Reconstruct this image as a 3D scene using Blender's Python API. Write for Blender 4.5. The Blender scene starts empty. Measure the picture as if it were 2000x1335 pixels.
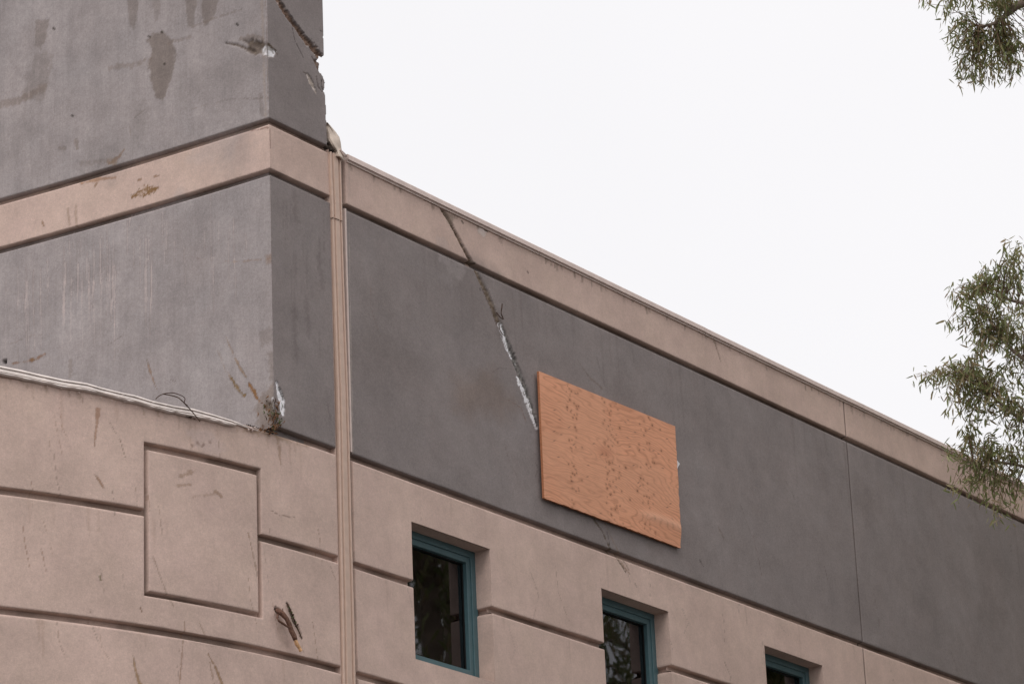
import bpy, math, random
import numpy as np
from mathutils import Vector, Matrix
random.seed(7); rng = np.random.default_rng(7)
scene = bpy.context.scene
col = scene.collection

# ------------------------------------------------------------------ camera, sky, sun, exposure
F_PX, PITCH, ROLL, YAW = 6272.03, math.radians(19.74234), math.radians(-2.48166), math.radians(34.44159)
CAM = np.array([0.0, -16.3, 1.6])
cp, sp, cy, sy = math.cos(PITCH), math.sin(PITCH), math.cos(YAW), math.sin(YAW)
AX_F = np.array([cp*cy, cp*sy, sp]); _r = np.array([sy, -cy, 0.0]); _u = np.cross(_r, AX_F)
AX_R = math.cos(ROLL)*_r + math.sin(ROLL)*_u
AX_U = -math.sin(ROLL)*_r + math.cos(ROLL)*_u
cam_data = bpy.data.cameras.new("camera"); cam = bpy.data.objects.new("camera", cam_data); col.objects.link(cam)
cam.matrix_world = Matrix([[AX_R[0], AX_U[0], -AX_F[0], CAM[0]], [AX_R[1], AX_U[1], -AX_F[1], CAM[1]],
                           [AX_R[2], AX_U[2], -AX_F[2], CAM[2]], [0, 0, 0, 1]])
cam_data.sensor_width = 36.0; cam_data.lens = F_PX*36/2000
cam_data.clip_start = 0.5; cam_data.clip_end = 3000
scene.camera = cam

SUN_EL, SUN_AZ = math.radians(52), math.radians(203)      # azimuth measured in the plan from +X
sun_dir = Vector((math.cos(SUN_EL)*math.cos(SUN_AZ), math.cos(SUN_EL)*math.sin(SUN_AZ), math.sin(SUN_EL)))
sd = bpy.data.lights.new("sun", 'SUN'); sun = bpy.data.objects.new("sun", sd); col.objects.link(sun)
sd.energy = 1.1; sd.angle = math.radians(35); sd.color = (1.0, 0.965, 0.93)
sun.rotation_euler = sun_dir.to_track_quat('Z', 'Y').to_euler()

world = bpy.data.worlds.new("World"); scene.world = world; world.use_nodes = True
wn = world.node_tree; wn.nodes.clear()
def N(t, typ, **kw):
    n = t.nodes.new(typ)
    for k, v in kw.items(): setattr(n, k, v)
    return n
sky = N(wn, 'ShaderNodeTexSky', sky_type='NISHITA', sun_disc=False)
sky.sun_elevation = SUN_EL; sky.sun_rotation = math.radians(90) - SUN_AZ; sky.dust_density = 5.0
bg1 = N(wn, 'ShaderNodeBackground'); bg1.inputs['Strength'].default_value = 0.10
bg2 = N(wn, 'ShaderNodeBackground'); bg2.inputs['Strength'].default_value = 1.03
tc = N(wn, 'ShaderNodeTexCoord'); nz = N(wn, 'ShaderNodeTexNoise'); nz.inputs['Scale'].default_value = 2.2
nz.inputs['Detail'].default_value = 4
rp = N(wn, 'ShaderNodeValToRGB')
rp.color_ramp.elements[0].position = .3; rp.color_ramp.elements[0].color = (.915, .905, .925, 1)
rp.color_ramp.elements[1].position = .7; rp.color_ramp.elements[1].color = (.985, .97, .985, 1)
mx = N(wn, 'ShaderNodeMixShader'); mx.inputs[0].default_value = 0.97      # an unbroken cloud deck over the clear sky
ow = N(wn, 'ShaderNodeOutputWorld')
wn.links.new(sky.outputs[0], bg1.inputs[0]); wn.links.new(tc.outputs['Generated'], nz.inputs['Vector'])
wn.links.new(nz.outputs['Fac'], rp.inputs[0]); wn.links.new(rp.outputs[0], bg2.inputs[0])
wn.links.new(bg1.outputs[0], mx.inputs[1]); wn.links.new(bg2.outputs[0], mx.inputs[2]); wn.links.new(mx.outputs[0], ow.inputs[0])
vs = scene.view_settings; vs.view_transform = 'Standard'; vs.look = 'None'; vs.exposure = 0.0; vs.gamma = 1.0; vs.use_curve_mapping = False
scene.render.resolution_x = 1024; scene.render.resolution_y = 683

# ------------------------------------------------------------------ measuring helpers (a sight line met with a real surface)
XC, XJ0, XJ1, XV = 20.153, 21.003, 21.228, 30.285     # tower corner, joint edges, narrow joint
RD = 8.3                                               # radius of the curved bay
def sight(px, py):
    v = AX_F*F_PX + AX_R*(px-1000) - AX_U*(py-667.5); return v/np.linalg.norm(v)
def onY(px, py, Y=0.0):
    v = sight(px, py); return CAM + v*((Y-CAM[1])/v[1])
def xleft(y): return XC - .02*y - .0129*y*y
def pF(px, py): q = onY(px, py); return (q[0], q[2])
def pL(px, py):
    v = sight(px, py); X = XC
    for _ in range(8):
        q = CAM + v*((X-CAM[0])/v[0]); X = xleft(q[1])
    return (-q[1], q[2])
def pD(px, py, off=0.0):
    v = sight(px, py); R = RD+off; o = CAM - np.array([XJ0, RD, 0])
    a = v[0]**2+v[1]**2; b = 2*(o[0]*v[0]+o[1]*v[1]); c = o[0]**2+o[1]**2-R*R
    t = (-b-math.sqrt(max(b*b-4*a*c, 0)))/(2*a); q = o + v*t
    return (-RD*math.atan2(-q[0], -q[1]), q[2]+0.0)
MAP = {'F': pF, 'L': pL, 'D': pD}
# surfaces: (s, z, h) -> xyz, h outwards
def sF(s, z, h): return np.stack([s, -h, z], -1)
def sL(s, z, h):
    y = -s; return np.stack([xleft(y)-h, y + 0*h, z], -1)
def sD(s, z, h):
    t = -s/RD; return np.stack([XJ0-(RD+h)*np.sin(t), RD-(RD+h)*np.cos(t), z], -1)
SURF = {'F': sF, 'L': sL, 'D': sD}

# ------------------------------------------------------------------ numpy value noise
def vnoise(x, y, seed=0):
    xi = np.floor(x).astype(np.int64); yi = np.floor(y).astype(np.int64); xf = x-xi; yf = y-yi
    def h(a, b):
        n = (a*374761393 + b*668265263 + seed*1442695041) & 0xffffffff
        n = ((n ^ (n >> 13))*1274126177) & 0xffffffff
        return ((n ^ (n >> 16)) & 0xffff)/65535.0
    u = xf*xf*(3-2*xf); v = yf*yf*(3-2*yf)
    return (h(xi, yi)*(1-u)+h(xi+1, yi)*u)*(1-v) + (h(xi, yi+1)*(1-u)+h(xi+1, yi+1)*u)*v
def fbm(x, y, sc, octv=4, seed=0):
    o = np.zeros(np.broadcast(x, y).shape); a = 1; t = 0
    for i in range(octv):
        o += a*vnoise(x*sc+31.7*i, y*sc+17.3*i, seed+i); t += a; a *= .55; sc *= 2.03
    return o/t
def sstep(a, b, x): t = np.clip((x-a)/(b-a+1e-12), 0, 1); return t*t*(3-2*t)

# ------------------------------------------------------------------ marks: stains, scratches, gouges on each surface, plus a painted branch shadow (metric, on the wall)
MARKS = {'F': [], 'L': [], 'D': []}
def earthy(sf, c):
    return (min(1, c[0]*1.05), c[1]*1.0, c[2]*.93) if sf in 'DL' and .15 < c[0] < .4 and c[0] > c[2]*1.3 else c
def stroke(sf, pts, w, c, a=1.0, depth=0.0, rough=.5, patchy=0.0, c2=None, soft=.5, ns=40, wall=False):
    P = np.array([MAP[sf](*p) for p in pts]) if not wall else np.array(pts, float)
    w = np.full(len(P), w) if np.isscalar(w) else np.array(w, float)
    c = earthy(sf, c)
    MARKS[sf].append(('s', P, w, c, a, depth, rough, patchy, c2, soft, ns, len(MARKS[sf])))
def blot(sf, pts, c, a=1.0, soft=.02, rough=.02, patchy=0.0, depth=0.0, c2=None, ns=25, wall=False):
    P = np.array([MAP[sf](*p) for p in pts]) if not wall else np.array(pts, float)
    MARKS[sf].append(('b', P, soft, c, a, depth, rough, patchy, c2, 0, ns, len(MARKS[sf])))
def seg_dist(P, x, y, w):
    best = np.full(x.shape, 1e9)
    for i in range(len(P)-1):
        a, b = P[i], P[i+1]; d = b-a; L = d@d+1e-12
        t = np.clip(((x-a[0])*d[0]+(y-a[1])*d[1])/L, 0, 1)
        r = np.hypot(x-a[0]-t*d[0], y-a[1]-t*d[1])/(w[i]*(1-t)+w[i+1]*t+1e-6)
        best = np.minimum(best, r)
    return best
def poly_sd(P, x, y):
    d = np.full(x.shape, 1e9); ins = np.zeros(x.shape, bool); n = len(P)
    for i in range(n):
        a, b = P[i], P[(i+1) % n]; e = b-a; L = e@e+1e-12
        t = np.clip(((x-a[0])*e[0]+(y-a[1])*e[1])/L, 0, 1)
        d = np.minimum(d, np.hypot(x-a[0]-t*e[0], y-a[1]-t*e[1]))
        cnd = ((a[1] > y) != (b[1] > y)) & (x < (b[0]-a[0])*(y-a[1])/(b[1]-a[1]+1e-12)+a[0])
        ins ^= cnd
    return np.where(ins, -d, d)
def apply_marks(sf, s, z, rgba, h):
    for m in MARKS[sf]:
        kind, P, w, c, a, depth, rough, patchy, c2, soft, ns, seed = m
        pad = (w.max()*2.5 if kind == 's' else w*2+rough*2) + .01
        k = (s > P[:, 0].min()-pad) & (s < P[:, 0].max()+pad) & (z > P[:, 1].min()-pad) & (z < P[:, 1].max()+pad)
        if not k.any(): continue
        x, y = s[k], z[k]; n = fbm(x, y, ns, 4, seed+5)-.5
        if kind == 's': mask = sstep(1, 1-soft, seg_dist(P, x, y, w) + n*2*rough)
        else: mask = sstep(w, -w, poly_sd(P, x, y) + n*2*rough)
        if patchy: mask = mask*sstep(patchy-.12, patchy+.12, fbm(x, y, ns*.6, 4, seed+77))
        cc = np.array(c)[None, :]*np.ones((len(x), 1))
        if c2 is not None:
            q = sstep(.42, .58, fbm(x, y, ns*.8, 3, seed+201))[:, None]; cc = cc*(1-q)+np.array(c2)[None, :]*q
        al = (mask*a)[:, None]; old = rgba[k]
        na = al+old[:, 3:]*(1-al)
        rgb = (cc*al + old[:, :3]*old[:, 3:]*(1-al))/np.maximum(na, 1e-6)
        rgba[k] = np.concatenate([rgb, na], 1)
        if depth: h[k] -= depth*mask*(.55+.9*fbm(x, y, ns, 3, seed+9))

# ------------------------------------------------------------------ materials
def mat_base(name, rough=.9):
    m = bpy.data.materials.new(name); m.use_nodes = True; nt = m.node_tree
    return m, nt, nt.nodes['Principled BSDF']
def plain(name, c, rough=.8, spec=.3, metal=0, bump=0, bs=60, var=.12):
    m, nt, b = mat_base(name); b.inputs['Roughness'].default_value = rough; b.inputs['Metallic'].default_value = metal
    b.inputs['Specular IOR Level'].default_value = spec
    tcn = N(nt, 'ShaderNodeTexCoord'); n = N(nt, 'ShaderNodeTexNoise'); n.inputs['Scale'].default_value = bs; n.inputs['Detail'].default_value = 5
    nt.links.new(tcn.outputs['Object'], n.inputs['Vector'])
    r = N(nt, 'ShaderNodeValToRGB'); r.color_ramp.elements[0].position = .3; r.color_ramp.elements[1].position = .7
    r.color_ramp.elements[0].color = (*[v*(1-var) for v in c], 1); r.color_ramp.elements[1].color = (*[min(1, v*(1+var)) for v in c], 1)
    nt.links.new(n.outputs['Fac'], r.inputs[0]); nt.links.new(r.outputs[0], b.inputs['Base Color'])
    if bump:
        bp = N(nt, 'ShaderNodeBump'); bp.inputs['Strength'].default_value = bump; bp.inputs['Distance'].default_value = .01
        nt.links.new(n.outputs['Fac'], bp.inputs['Height']); nt.links.new(bp.outputs[0], b.inputs['Normal'])
    return m
def stucco(name, c, mott=.10, streak=.0, grain=.13, warm=(.985, 1.022, .965)):
    m, nt, b = mat_base(name); b.inputs['Roughness'].default_value = .93; b.inputs['Specular IOR Level'].default_value = .15
    L = nt.links.new; g = N(nt, 'ShaderNodeNewGeometry')
    def noise(sc, det, vec=None, rou=.6):
        n = N(nt, 'ShaderNodeTexNoise'); n.inputs['Scale'].default_value = sc; n.inputs['Detail'].default_value = det
        n.inputs['Roughness'].default_value = rou; L(vec or g.outputs['Position'], n.inputs['Vector']); return n.outputs['Fac']
    def mul(a, lo, hi, src, p0=.3, p1=.7):
        mr = N(nt, 'ShaderNodeMapRange'); mr.inputs[1].default_value = p0; mr.inputs[2].default_value = p1
        mr.inputs[3].default_value = lo; mr.inputs[4].default_value = hi; L(src, mr.inputs[0])
        mm = N(nt, 'ShaderNodeMath', operation='MULTIPLY'); L(a, mm.inputs[0]); L(mr.outputs[0], mm.inputs[1]); return mm.outputs[0]
    v = N(nt, 'ShaderNodeValue'); v.outputs[0].default_value = 1.0; f = v.outputs[0]
    f = mul(f, 1-mott, 1+mott, noise(.9, 6)); f = mul(f, 1-mott*.7, 1+mott*.5, noise(2.4, 8, rou=.75)); f = mul(f, 1-mott*.8, 1+mott*.8, noise(5.0, 5, rou=.7))
    f = mul(f, 1-grain, 1+grain, noise(75, 3, rou=.8)); f = mul(f, 1-grain*.6, 1+grain*.6, noise(33, 2, rou=.8))
    if streak:
        mp = N(nt, 'ShaderNodeMapping'); mp.inputs['Scale'].default_value = (9, 9, .7); L(g.outputs['Position'], mp.inputs['Vector'])
        f = mul(f, 1-streak, 1+streak, noise(1.0, 5, mp.outputs[0], .65))
        mp2 = N(nt, 'ShaderNodeMapping'); mp2.inputs['Scale'].default_value = (38, 38, 1.6); L(g.outputs['Position'], mp2.inputs['Vector'])
        f = mul(f, 1-streak*.5, 1+streak*.5, noise(1.0, 3, mp2.outputs[0], .65))
    hue = N(nt, 'ShaderNodeMix', data_type='RGBA'); hue.inputs[6].default_value = (*c, 1)
    hue.inputs[7].default_value = (*[c[i]*warm[i] for i in range(3)], 1); L(noise(2.3, 4), hue.inputs[0])
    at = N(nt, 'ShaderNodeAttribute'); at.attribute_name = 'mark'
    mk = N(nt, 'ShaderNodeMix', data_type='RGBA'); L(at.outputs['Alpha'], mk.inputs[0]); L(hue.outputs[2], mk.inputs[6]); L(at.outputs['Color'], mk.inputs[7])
    sc = N(nt, 'ShaderNodeVectorMath', operation='SCALE'); L(mk.outputs[2], sc.inputs[0]); L(f, sc.inputs['Scale']); L(sc.outputs[0], b.inputs['Base Color'])
    bp = N(nt, 'ShaderNodeBump'); bp.inputs['Strength'].default_value = .55; bp.inputs['Distance'].default_value = .004
    L(noise(110, 4, rou=.7), bp.inputs['Height'])
    bp2 = N(nt, 'ShaderNodeBump'); bp2.inputs['Strength'].default_value = .5; bp2.inputs['Distance'].default_value = .006
    L(noise(9, 3), bp2.inputs['Height']); L(bp.outputs[0], bp2.inputs['Normal']); L(bp2.outputs[0], b.inputs['Normal'])
    return m
TAN = (.620, .455, .402); GRY = (.266, .236, .230)
M = {
 'tan': stucco('tan_stucco', TAN, grain=.095), 'gray': stucco('gray_stucco', GRY, mott=.10, warm=(1.04, .985, .965)),
 'grayL': stucco('gray_stucco_streaked', (.362, .327, .326), mott=.12, streak=.07, warm=(1.04, .985, .955)),
 'joint': plain('dark_joint', (.055, .04, .032), .95),
 'cover': plain('tan_metal_cover', (.60, .435, .35), .55, .4, var=.06, bs=14),
 'coping': plain('tan_metal_coping', (.68, .55, .50), .6, .4, var=.08, bs=9),
 'membrane': plain('cream_membrane', (.80, .715, .67), .75, .3, var=.14, bs=12, bump=.3),
 'flap': plain('cream_membrane_sheet', (.60, .50, .42), .8, .3, var=.16, bs=14, bump=.3),
 'white': plain('white_foam', (.85, .83, .86), .9, var=.18, bs=60, bump=1.0),
 'frame': plain('teal_frame', (.070, .138, .155), .45, .5, var=.08, bs=20),
 'gasket': plain('black_gasket', (.008, .008, .008), .6),
 'room': plain('room_interior', (.10, .10, .09), .9),
 'blind': plain('pale_blind', (.74, .84, .78), .8),
 'bark': plain('brown_bark', (.16, .085, .06), .9, var=.35, bs=50, bump=.8),
 'wood': plain('split_wood', (.62, .36, .19), .8, var=.3, bs=60, bump=.4),
 'twig': plain('dry_twig', (.085, .05, .035), .9, var=.3, bs=60),
 'litter': plain('dry_leaf', (.20, .10, .05), .85, var=.5, bs=30),
 'greenlitter': plain('green_leaf_bit', (.07, .085, .03), .8, var=.4, bs=30),
 'ground': plain('worn_asphalt', (.075, .072, .068), .95, var=.15, bs=.7, bump=.3),
 'roof': plain('grey_roof', (.3, .29, .28), .95),
 'trunk': plain('gum_bark', (.30, .235, .19), .9, var=.35, bs=4, bump=.8),
 'twigtree': plain('gum_twig', (.20, .12, .085), .85, var=.3, bs=9),
}
def leaf_mat():
    m, nt, b = mat_base('gum_leaf'); L = nt.links.new
    at = N(nt, 'ShaderNodeObjectInfo'); a2 = N(nt, 'ShaderNodeAttribute'); a2.attribute_name = 'tone'
    r = N(nt, 'ShaderNodeValToRGB'); e = r.color_ramp.elements
    e[0].position = 0; e[0].color = (.16, .185, .07, 1); e[1].position = 1; e[1].color = (.42, .44, .21, 1)
    q = e.new(.45); q.color = (.25, .28, .11, 1); q = e.new(.9); q.color = (.38, .28, .17, 1)
    ad = N(nt, 'ShaderNodeMath', operation='ADD'); L(a2.outputs['Fac'], ad.inputs[0]); L(at.outputs['Random'], ad.inputs[1])
    fr = N(nt, 'ShaderNodeMath', operation='FRACT'); L(ad.outputs[0], fr.inputs[0])
    L(fr.outputs[0], r.inputs[0]); L(r.outputs[0], b.inputs['Base Color'])
    b.inputs['Roughness'].default_value = .5; b.inputs['Specular IOR Level'].default_value = .5
    tr = N(nt, 'ShaderNodeBsdfTranslucent'); L(r.outputs[0], tr.inputs[0]); mxs = N(nt, 'ShaderNodeMixShader'); mxs.inputs[0].default_value = .42
    out = nt.nodes['Material Output']; L(b.outputs[0], mxs.inputs[1]); L(tr.outputs[0], mxs.inputs[2]); L(mxs.outputs[0], out.inputs[0]); return m
M['leaf'] = leaf_mat()
def glass_mat():
    m = bpy.data.materials.new('tinted_glass'); m.use_nodes = True; nt = m.node_tree; nt.nodes.clear(); L = nt.links.new
    t = N(nt, 'ShaderNodeBsdfTransparent'); t.inputs[0].default_value = (.42, .50, .46, 1)
    g = N(nt, 'ShaderNodeBsdfGlossy'); g.inputs['Roughness'].default_value = .02; g.inputs[0].default_value = (.80, .80, .84, 1)
    fr = N(nt, 'ShaderNodeFresnel'); fr.inputs[0].default_value = 1.75
    nn = N(nt, 'ShaderNodeTexNoise'); nn.inputs['Scale'].default_value = 1.1; bp = N(nt, 'ShaderNodeBump'); bp.inputs['Strength'].default_value = .06; bp.inputs['Distance'].default_value = .02
    tcn = N(nt, 'ShaderNodeTexCoord'); L(tcn.outputs['Object'], nn.inputs['Vector']); L(nn.outputs['Fac'], bp.inputs['Height']); L(bp.outputs[0], g.inputs['Normal'])
    mxs = N(nt, 'ShaderNodeMixShader'); o = N(nt, 'ShaderNodeOutputMaterial')
    L(fr.outputs[0], mxs.inputs[0]); L(t.outputs[0], mxs.inputs[1]); L(g.outputs[0], mxs.inputs[2]); L(mxs.outputs[0], o.inputs[0]); return m
M['glass'] = glass_mat()
def ply_mat():
    m, nt, b = mat_base('plywood'); L = nt.links.new
    a = N(nt, 'ShaderNodeAttribute'); a.attribute_name = 'mark'
    n = N(nt, 'ShaderNodeTexNoise'); n.inputs['Scale'].default_value = 1; n.inputs['Detail'].default_value = 4
    tcn = N(nt, 'ShaderNodeTexCoord'); mp = N(nt, 'ShaderNodeMapping'); mp.inputs['Scale'].default_value = (9, 30, 160)
    L(tcn.outputs['Object'], mp.inputs['Vector']); L(mp.outputs[0], n.inputs['Vector'])
    mr = N(nt, 'ShaderNodeMapRange'); mr.inputs[1].default_value = .3; mr.inputs[2].default_value = .7; mr.inputs[3].default_value = .9; mr.inputs[4].default_value = 1.1
    L(n.outputs['Fac'], mr.inputs[0]); sc = N(nt, 'ShaderNodeVectorMath', operation='SCALE'); L(a.outputs['Color'], sc.inputs[0]); L(mr.outputs[0], sc.inputs['Scale'])
    L(sc.outputs[0], b.inputs['Base Color']); b.inputs['Roughness'].default_value = .7; b.inputs['Specular IOR Level'].default_value = .25
    return m
M['ply'] = ply_mat()

# ------------------------------------------------------------------ mesh and object helpers
def mesh_np(name, V, Q, mat, rgba=None, tone=None, smooth=False):
    V = np.asarray(V, np.float32); Q = np.asarray(Q, np.int32); n = Q.shape[1]
    me = bpy.data.meshes.new(name); me.vertices.add(len(V)); me.vertices.foreach_set('co', V.ravel())
    me.loops.add(Q.size); me.loops.foreach_set('vertex_index', Q.ravel())
    me.polygons.add(len(Q)); me.polygons.foreach_set('loop_start', np.arange(0, Q.size, n, dtype=np.int32))
    me.polygons.foreach_set('loop_total', np.full(len(Q), n, np.int32))
    if smooth: me.polygons.foreach_set('use_smooth', np.ones(len(Q), bool))
    me.update(calc_edges=True)
    if rgba is not None:
        a = me.attributes.new('mark', 'FLOAT_COLOR', 'POINT'); a.data.foreach_set('color', np.asarray(rgba, np.float32).ravel())
    if tone is not None:
        a = me.attributes.new('tone', 'FLOAT', 'POINT'); a.data.foreach_set('value', np.asarray(tone, np.float32).ravel())
    me.materials.append(mat); return me
def link(name, me, parent=None, **props):
    o = bpy.data.objects.new(name, me); col.objects.link(o)
    if parent is not None: o.parent = parent
    for k, v in props.items(): o[k] = v
    return o
def empty(name, loc, label, cat, group=None):
    o = bpy.data.objects.new(name, None); col.objects.link(o); o.location = loc; o['label'] = label; o['category'] = cat
    if group: o['group'] = group
    return o
class MB:
    def __init__(s): s.v = []; s.f = []
    def box(s, a, b):
        i = len(s.v); (x0, y0, z0), (x1, y1, z1) = a, b
        s.v += [(x0,y0,z0),(x1,y0,z0),(x1,y1,z0),(x0,y1,z0),(x0,y0,z1),(x1,y0,z1),(x1,y1,z1),(x0,y1,z1)]
        s.f += [[i+k for k in q] for q in ((0,3,2,1),(4,5,6,7),(0,1,5,4),(1,2,6,5),(2,3,7,6),(3,0,4,7))]; return s
    def loft(s, rings, closed=True, caps=True):
        i0 = len(s.v); n = len(rings[0])
        for r in rings: s.v += [tuple(p) for p in r]
        for k in range(len(rings)-1):
            for j in range(n if closed else n-1):
                a = i0+k*n+j; b = i0+k*n+(j+1) % n; s.f.append([a, b, b+n, a+n])
        if caps and closed:
            s.f.append([i0+j for j in range(n)][::-1]); s.f.append([i0+(len(rings)-1)*n+j for j in range(n)])
        return s
    def tube(s, pts, rad, n=6, wob=0):
        pts = [Vector(p) for p in pts]; rad = [rad]*len(pts) if np.isscalar(rad) else rad; rings = []
        for k, p in enumerate(pts):
            t = (pts[min(k+1, len(pts)-1)]-pts[max(k-1, 0)]).normalized()
            u = t.cross(Vector((.31, .2, .93))).normalized(); w = t.cross(u)
            rings.append([p+(u*math.cos(6.2832*j/n)+w*math.sin(6.2832*j/n))*rad[k]*(1+random.uniform(-wob, wob)) for j in range(n)])
        return s.loft(rings)
    def mesh(s, name, mat, smooth=False):
        me = bpy.data.meshes.new(name); me.from_pydata([tuple(v) for v in s.v], [], s.f); me.materials.append(mat)
        if smooth: me.polygons.foreach_set('use_smooth', np.ones(len(me.polygons), bool))
        me.update()
        if mat in (M['tan'], M['gray'], M['grayL']): me.attributes.new('mark', 'FLOAT_COLOR', 'POINT').data.foreach_set('color', np.zeros(len(me.vertices)*4, np.float32))
        return me

# ------------------------------------------------------------------ stucco panels: plates with chamfered, recessed edges
D = .062
EDGE = {None: [(0, 0)],
        'X': [(0, -D), (.068, -D), (.088, -.007), (.094, -.0015), (.098, 0)],
        'T': [(0, -D), (.034, -D), (.058, -.007), (.064, -.0015), (.068, 0)],
        'B': [(0, -D), (.006, -.008), (.010, -.002), (.014, 0)],
        'J': [(0, -D), (.004, -.006), (.008, -.0015), (.012, 0)],
        'V': [(0, -.030), (.009, -.030), (.011, -.003), (.016, 0)],
        'R': [(0, -D), (.026, -D), (.036, -.006), (.042, 0)]}
def lines(a, b, step, extra):
    pts = sorted(set(round(p, 5) for p in extra if a <= p <= b) | {round(a, 5), round(b, 5)}); out = []
    for p, q in zip(pts[:-1], pts[1:]):
        st = step(.5*(p+q)) if callable(step) else step
        out += list(np.linspace(p, q, max(1, int(math.ceil((q-p)/st)))+1)[:-1])
    return np.array(out+[pts[-1]])
def prof(t, kind):
    e = EDGE[kind]
    if kind is None: return np.zeros_like(t)
    return np.interp(t, [p[0] for p in e], [p[1] for p in e])
def panel(sf, s0, s1, z0, z1, L=None, R=None, B=None, T=None, mat='tan', ds=.011, dz=.011, holes=(), mitres=(), surf=None, marks=True, outline=None):
    ex = [s0+p for p, _ in EDGE[L]]+[s1-p for p, _ in EDGE[R]]
    ez = [z0+p for p, _ in EDGE[B]]+[z1-p for p, _ in EDGE[T]]
    for (a, b, c, d, ch) in holes:
        o = [p for p, _ in EDGE['B']] if ch else [0]
        ex += [a-p for p in o]+[b+p for p in o]; ez += [c-p for p in o]+[d+p for p in o]
    for sv, dr in mitres: ex += [sv, sv+dr*D]
    S = lines(s0, s1, ds, ex); Z = lines(z0, z1, dz, ez)
    s, z = np.meshgrid(S, Z, indexing='ij')
    h = np.minimum(np.minimum(prof(s-s0, L), prof(s1-s, R)), np.minimum(prof(z-z0, B), prof(z1-z, T)))
    for (a, b, c, d, ch) in holes:
        if ch:
            dist = np.maximum(np.maximum(a-s, s-b), np.maximum(c-z, z-d)); dist = np.maximum(dist, 0); h = np.minimum(h, prof(dist, 'B'))
    rgba = np.zeros(s.shape+(4,)); hh = h.copy()
    if marks:
        f1, f2, f3 = s.ravel(), z.ravel(), rgba.reshape(-1, 4); dh = np.zeros(len(f1))
        # grime in the grooves, with their shade painted into its dark colour
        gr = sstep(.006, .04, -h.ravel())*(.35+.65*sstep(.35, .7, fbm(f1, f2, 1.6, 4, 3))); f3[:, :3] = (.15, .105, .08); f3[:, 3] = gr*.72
        chip = ((h.ravel() < -.0008) & (h.ravel() > -.012))*sstep(.5, .66, fbm(f1, f2, 6, 4, 91)) if T else 0*f1
        al = (chip*.35)[:, None]; f3[:] = np.concatenate([f3[:, :3]*(1-al)+np.array([[.62, .52, .48]])*al, np.maximum(f3[:, 3:], al)], 1)
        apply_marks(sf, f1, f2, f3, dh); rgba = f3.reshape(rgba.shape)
        hh = np.maximum(h + dh.reshape(h.shape), -.10); hh += (fbm(s, z, 1.7, 3, 8)-.5)*.006*(h > -.001)
    ss = s.copy()
    for sv, dr in mitres:
        q = np.abs(np.minimum(hh, 0))
        if dr > 0: ss = np.where(s >= sv-1e-6, np.maximum(ss, sv+q), ss)
        else: ss = np.where(s <= sv+1e-6, np.minimum(ss, sv-q), ss)
    keep = np.ones((len(S)-1, len(Z)-1), bool); cs = .5*(S[1:]+S[:-1])[:, None]; cz = .5*(Z[1:]+Z[:-1])[None, :]
    for (a, b, c, d, ch) in holes: keep &= ~((cs > a) & (cs < b) & (cz > c) & (cz < d))
    if outline is not None:
        keep &= outline(cs, cz); kp = np.pad(keep, 1, constant_values=False)
        full = kp[:-1, :-1] & kp[1:, :-1] & kp[:-1, 1:] & kp[1:, 1:]
        rim = ~full & (s > s0+.3); hh = np.where(rim, np.minimum(hh, -.03), hh)
    idx = np.arange(s.size).reshape(s.shape)
    Q = np.stack([idx[:-1, :-1], idx[1:, :-1], idx[1:, 1:], idx[:-1, 1:]], -1)[keep]
    V = (surf or SURF[sf])(ss, z, hh).reshape(-1, 3)
    used = np.unique(Q); remap = np.zeros(len(V), np.int64); remap[used] = np.arange(len(used))
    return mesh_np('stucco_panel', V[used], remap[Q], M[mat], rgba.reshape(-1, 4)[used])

# ================================================================== MARKS
BRN = (.125, .088, .058); OLV = (.190, .150, .128); RUST = (.24, .14, .075); WHT = (.90, .88, .90); PINK = (.40, .325, .31)
PALE = (.46, .385, .37); DRK = (.05, .04, .032); LTAN = (.56, .44, .40)
# --- upper gray face of the tower, left side
blot('L', [(288,78),(300,66),(318,60),(338,78),(343,100),(340,130),(330,165),(318,198),(306,192),(296,160),(290,125),(298,100)], OLV, .72, .012, .03, ns=30)
blot('L', [(72,108),(100,106),(100,130),(95,165),(86,190),(60,198),(42,192),(52,150)], OLV, .38, .03, .06)
blot('L', [(70,40),(96,38),(92,70),(80,96),(68,92)], OLV, .5, .012, .03)
stroke('L', [(0,205),(40,196),(85,170)], .05, OLV, .45, rough=.6)
blot('L', [(246,-5),(270,-5),(268,30),(262,58),(254,50),(250,20)], OLV, .5, .012, .02)
blot('L', [(296,-5),(314,-5),(310,38),(303,42)], OLV, .3, .012, .02)
blot('L', [(360,-5),(386,-5),(380,30),(378,56),(367,52),(364,22)], OLV, .55, .01, .02)
blot('L', [(395,-5),(426,-5),(422,20),(416,38),(398,52),(393,20)], OLV, .55, .01, .02)
stroke('L', [(378,52),(425,34),(470,20)], .014, OLV, .4, rough=.8, patchy=.45)
stroke('L', [(215,132),(255,128),(292,118)], .035, OLV, .4, rough=.9, patchy=.4)
stroke('L', [(330,85),(372,72)], .02, OLV, .35, rough=.9, patchy=.4)
stroke('L', [(375,214),(420,200),(455,193),(512,192)], .008, BRN, .35, rough=1, patchy=.4)
stroke('L', [(400,132),(425,140),(445,165)], .004, PALE, .5)
blot('L', [(505,185),(512,180),(516,226),(508,228)], OLV, .4, .01, .02)
for p in [(315,62),(290,71),(320,124),(104,55),(140,225),(462,47)]: stroke('L', [p, (p[0]+3, p[1]+2)], .012, DRK, .9)
stroke('L', [(213,318),(232,306),(244,290)], [.03,.02,.008], RUST, .7, rough=.9, patchy=.35)
stroke('L', [(225,318),(214,312)], .03, (.30,.20,.12), .5, rough=.9, patchy=.3)
stroke('L', [(160,320),(215,312)], .03, OLV, .35, rough=.9, patchy=.4)
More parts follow.
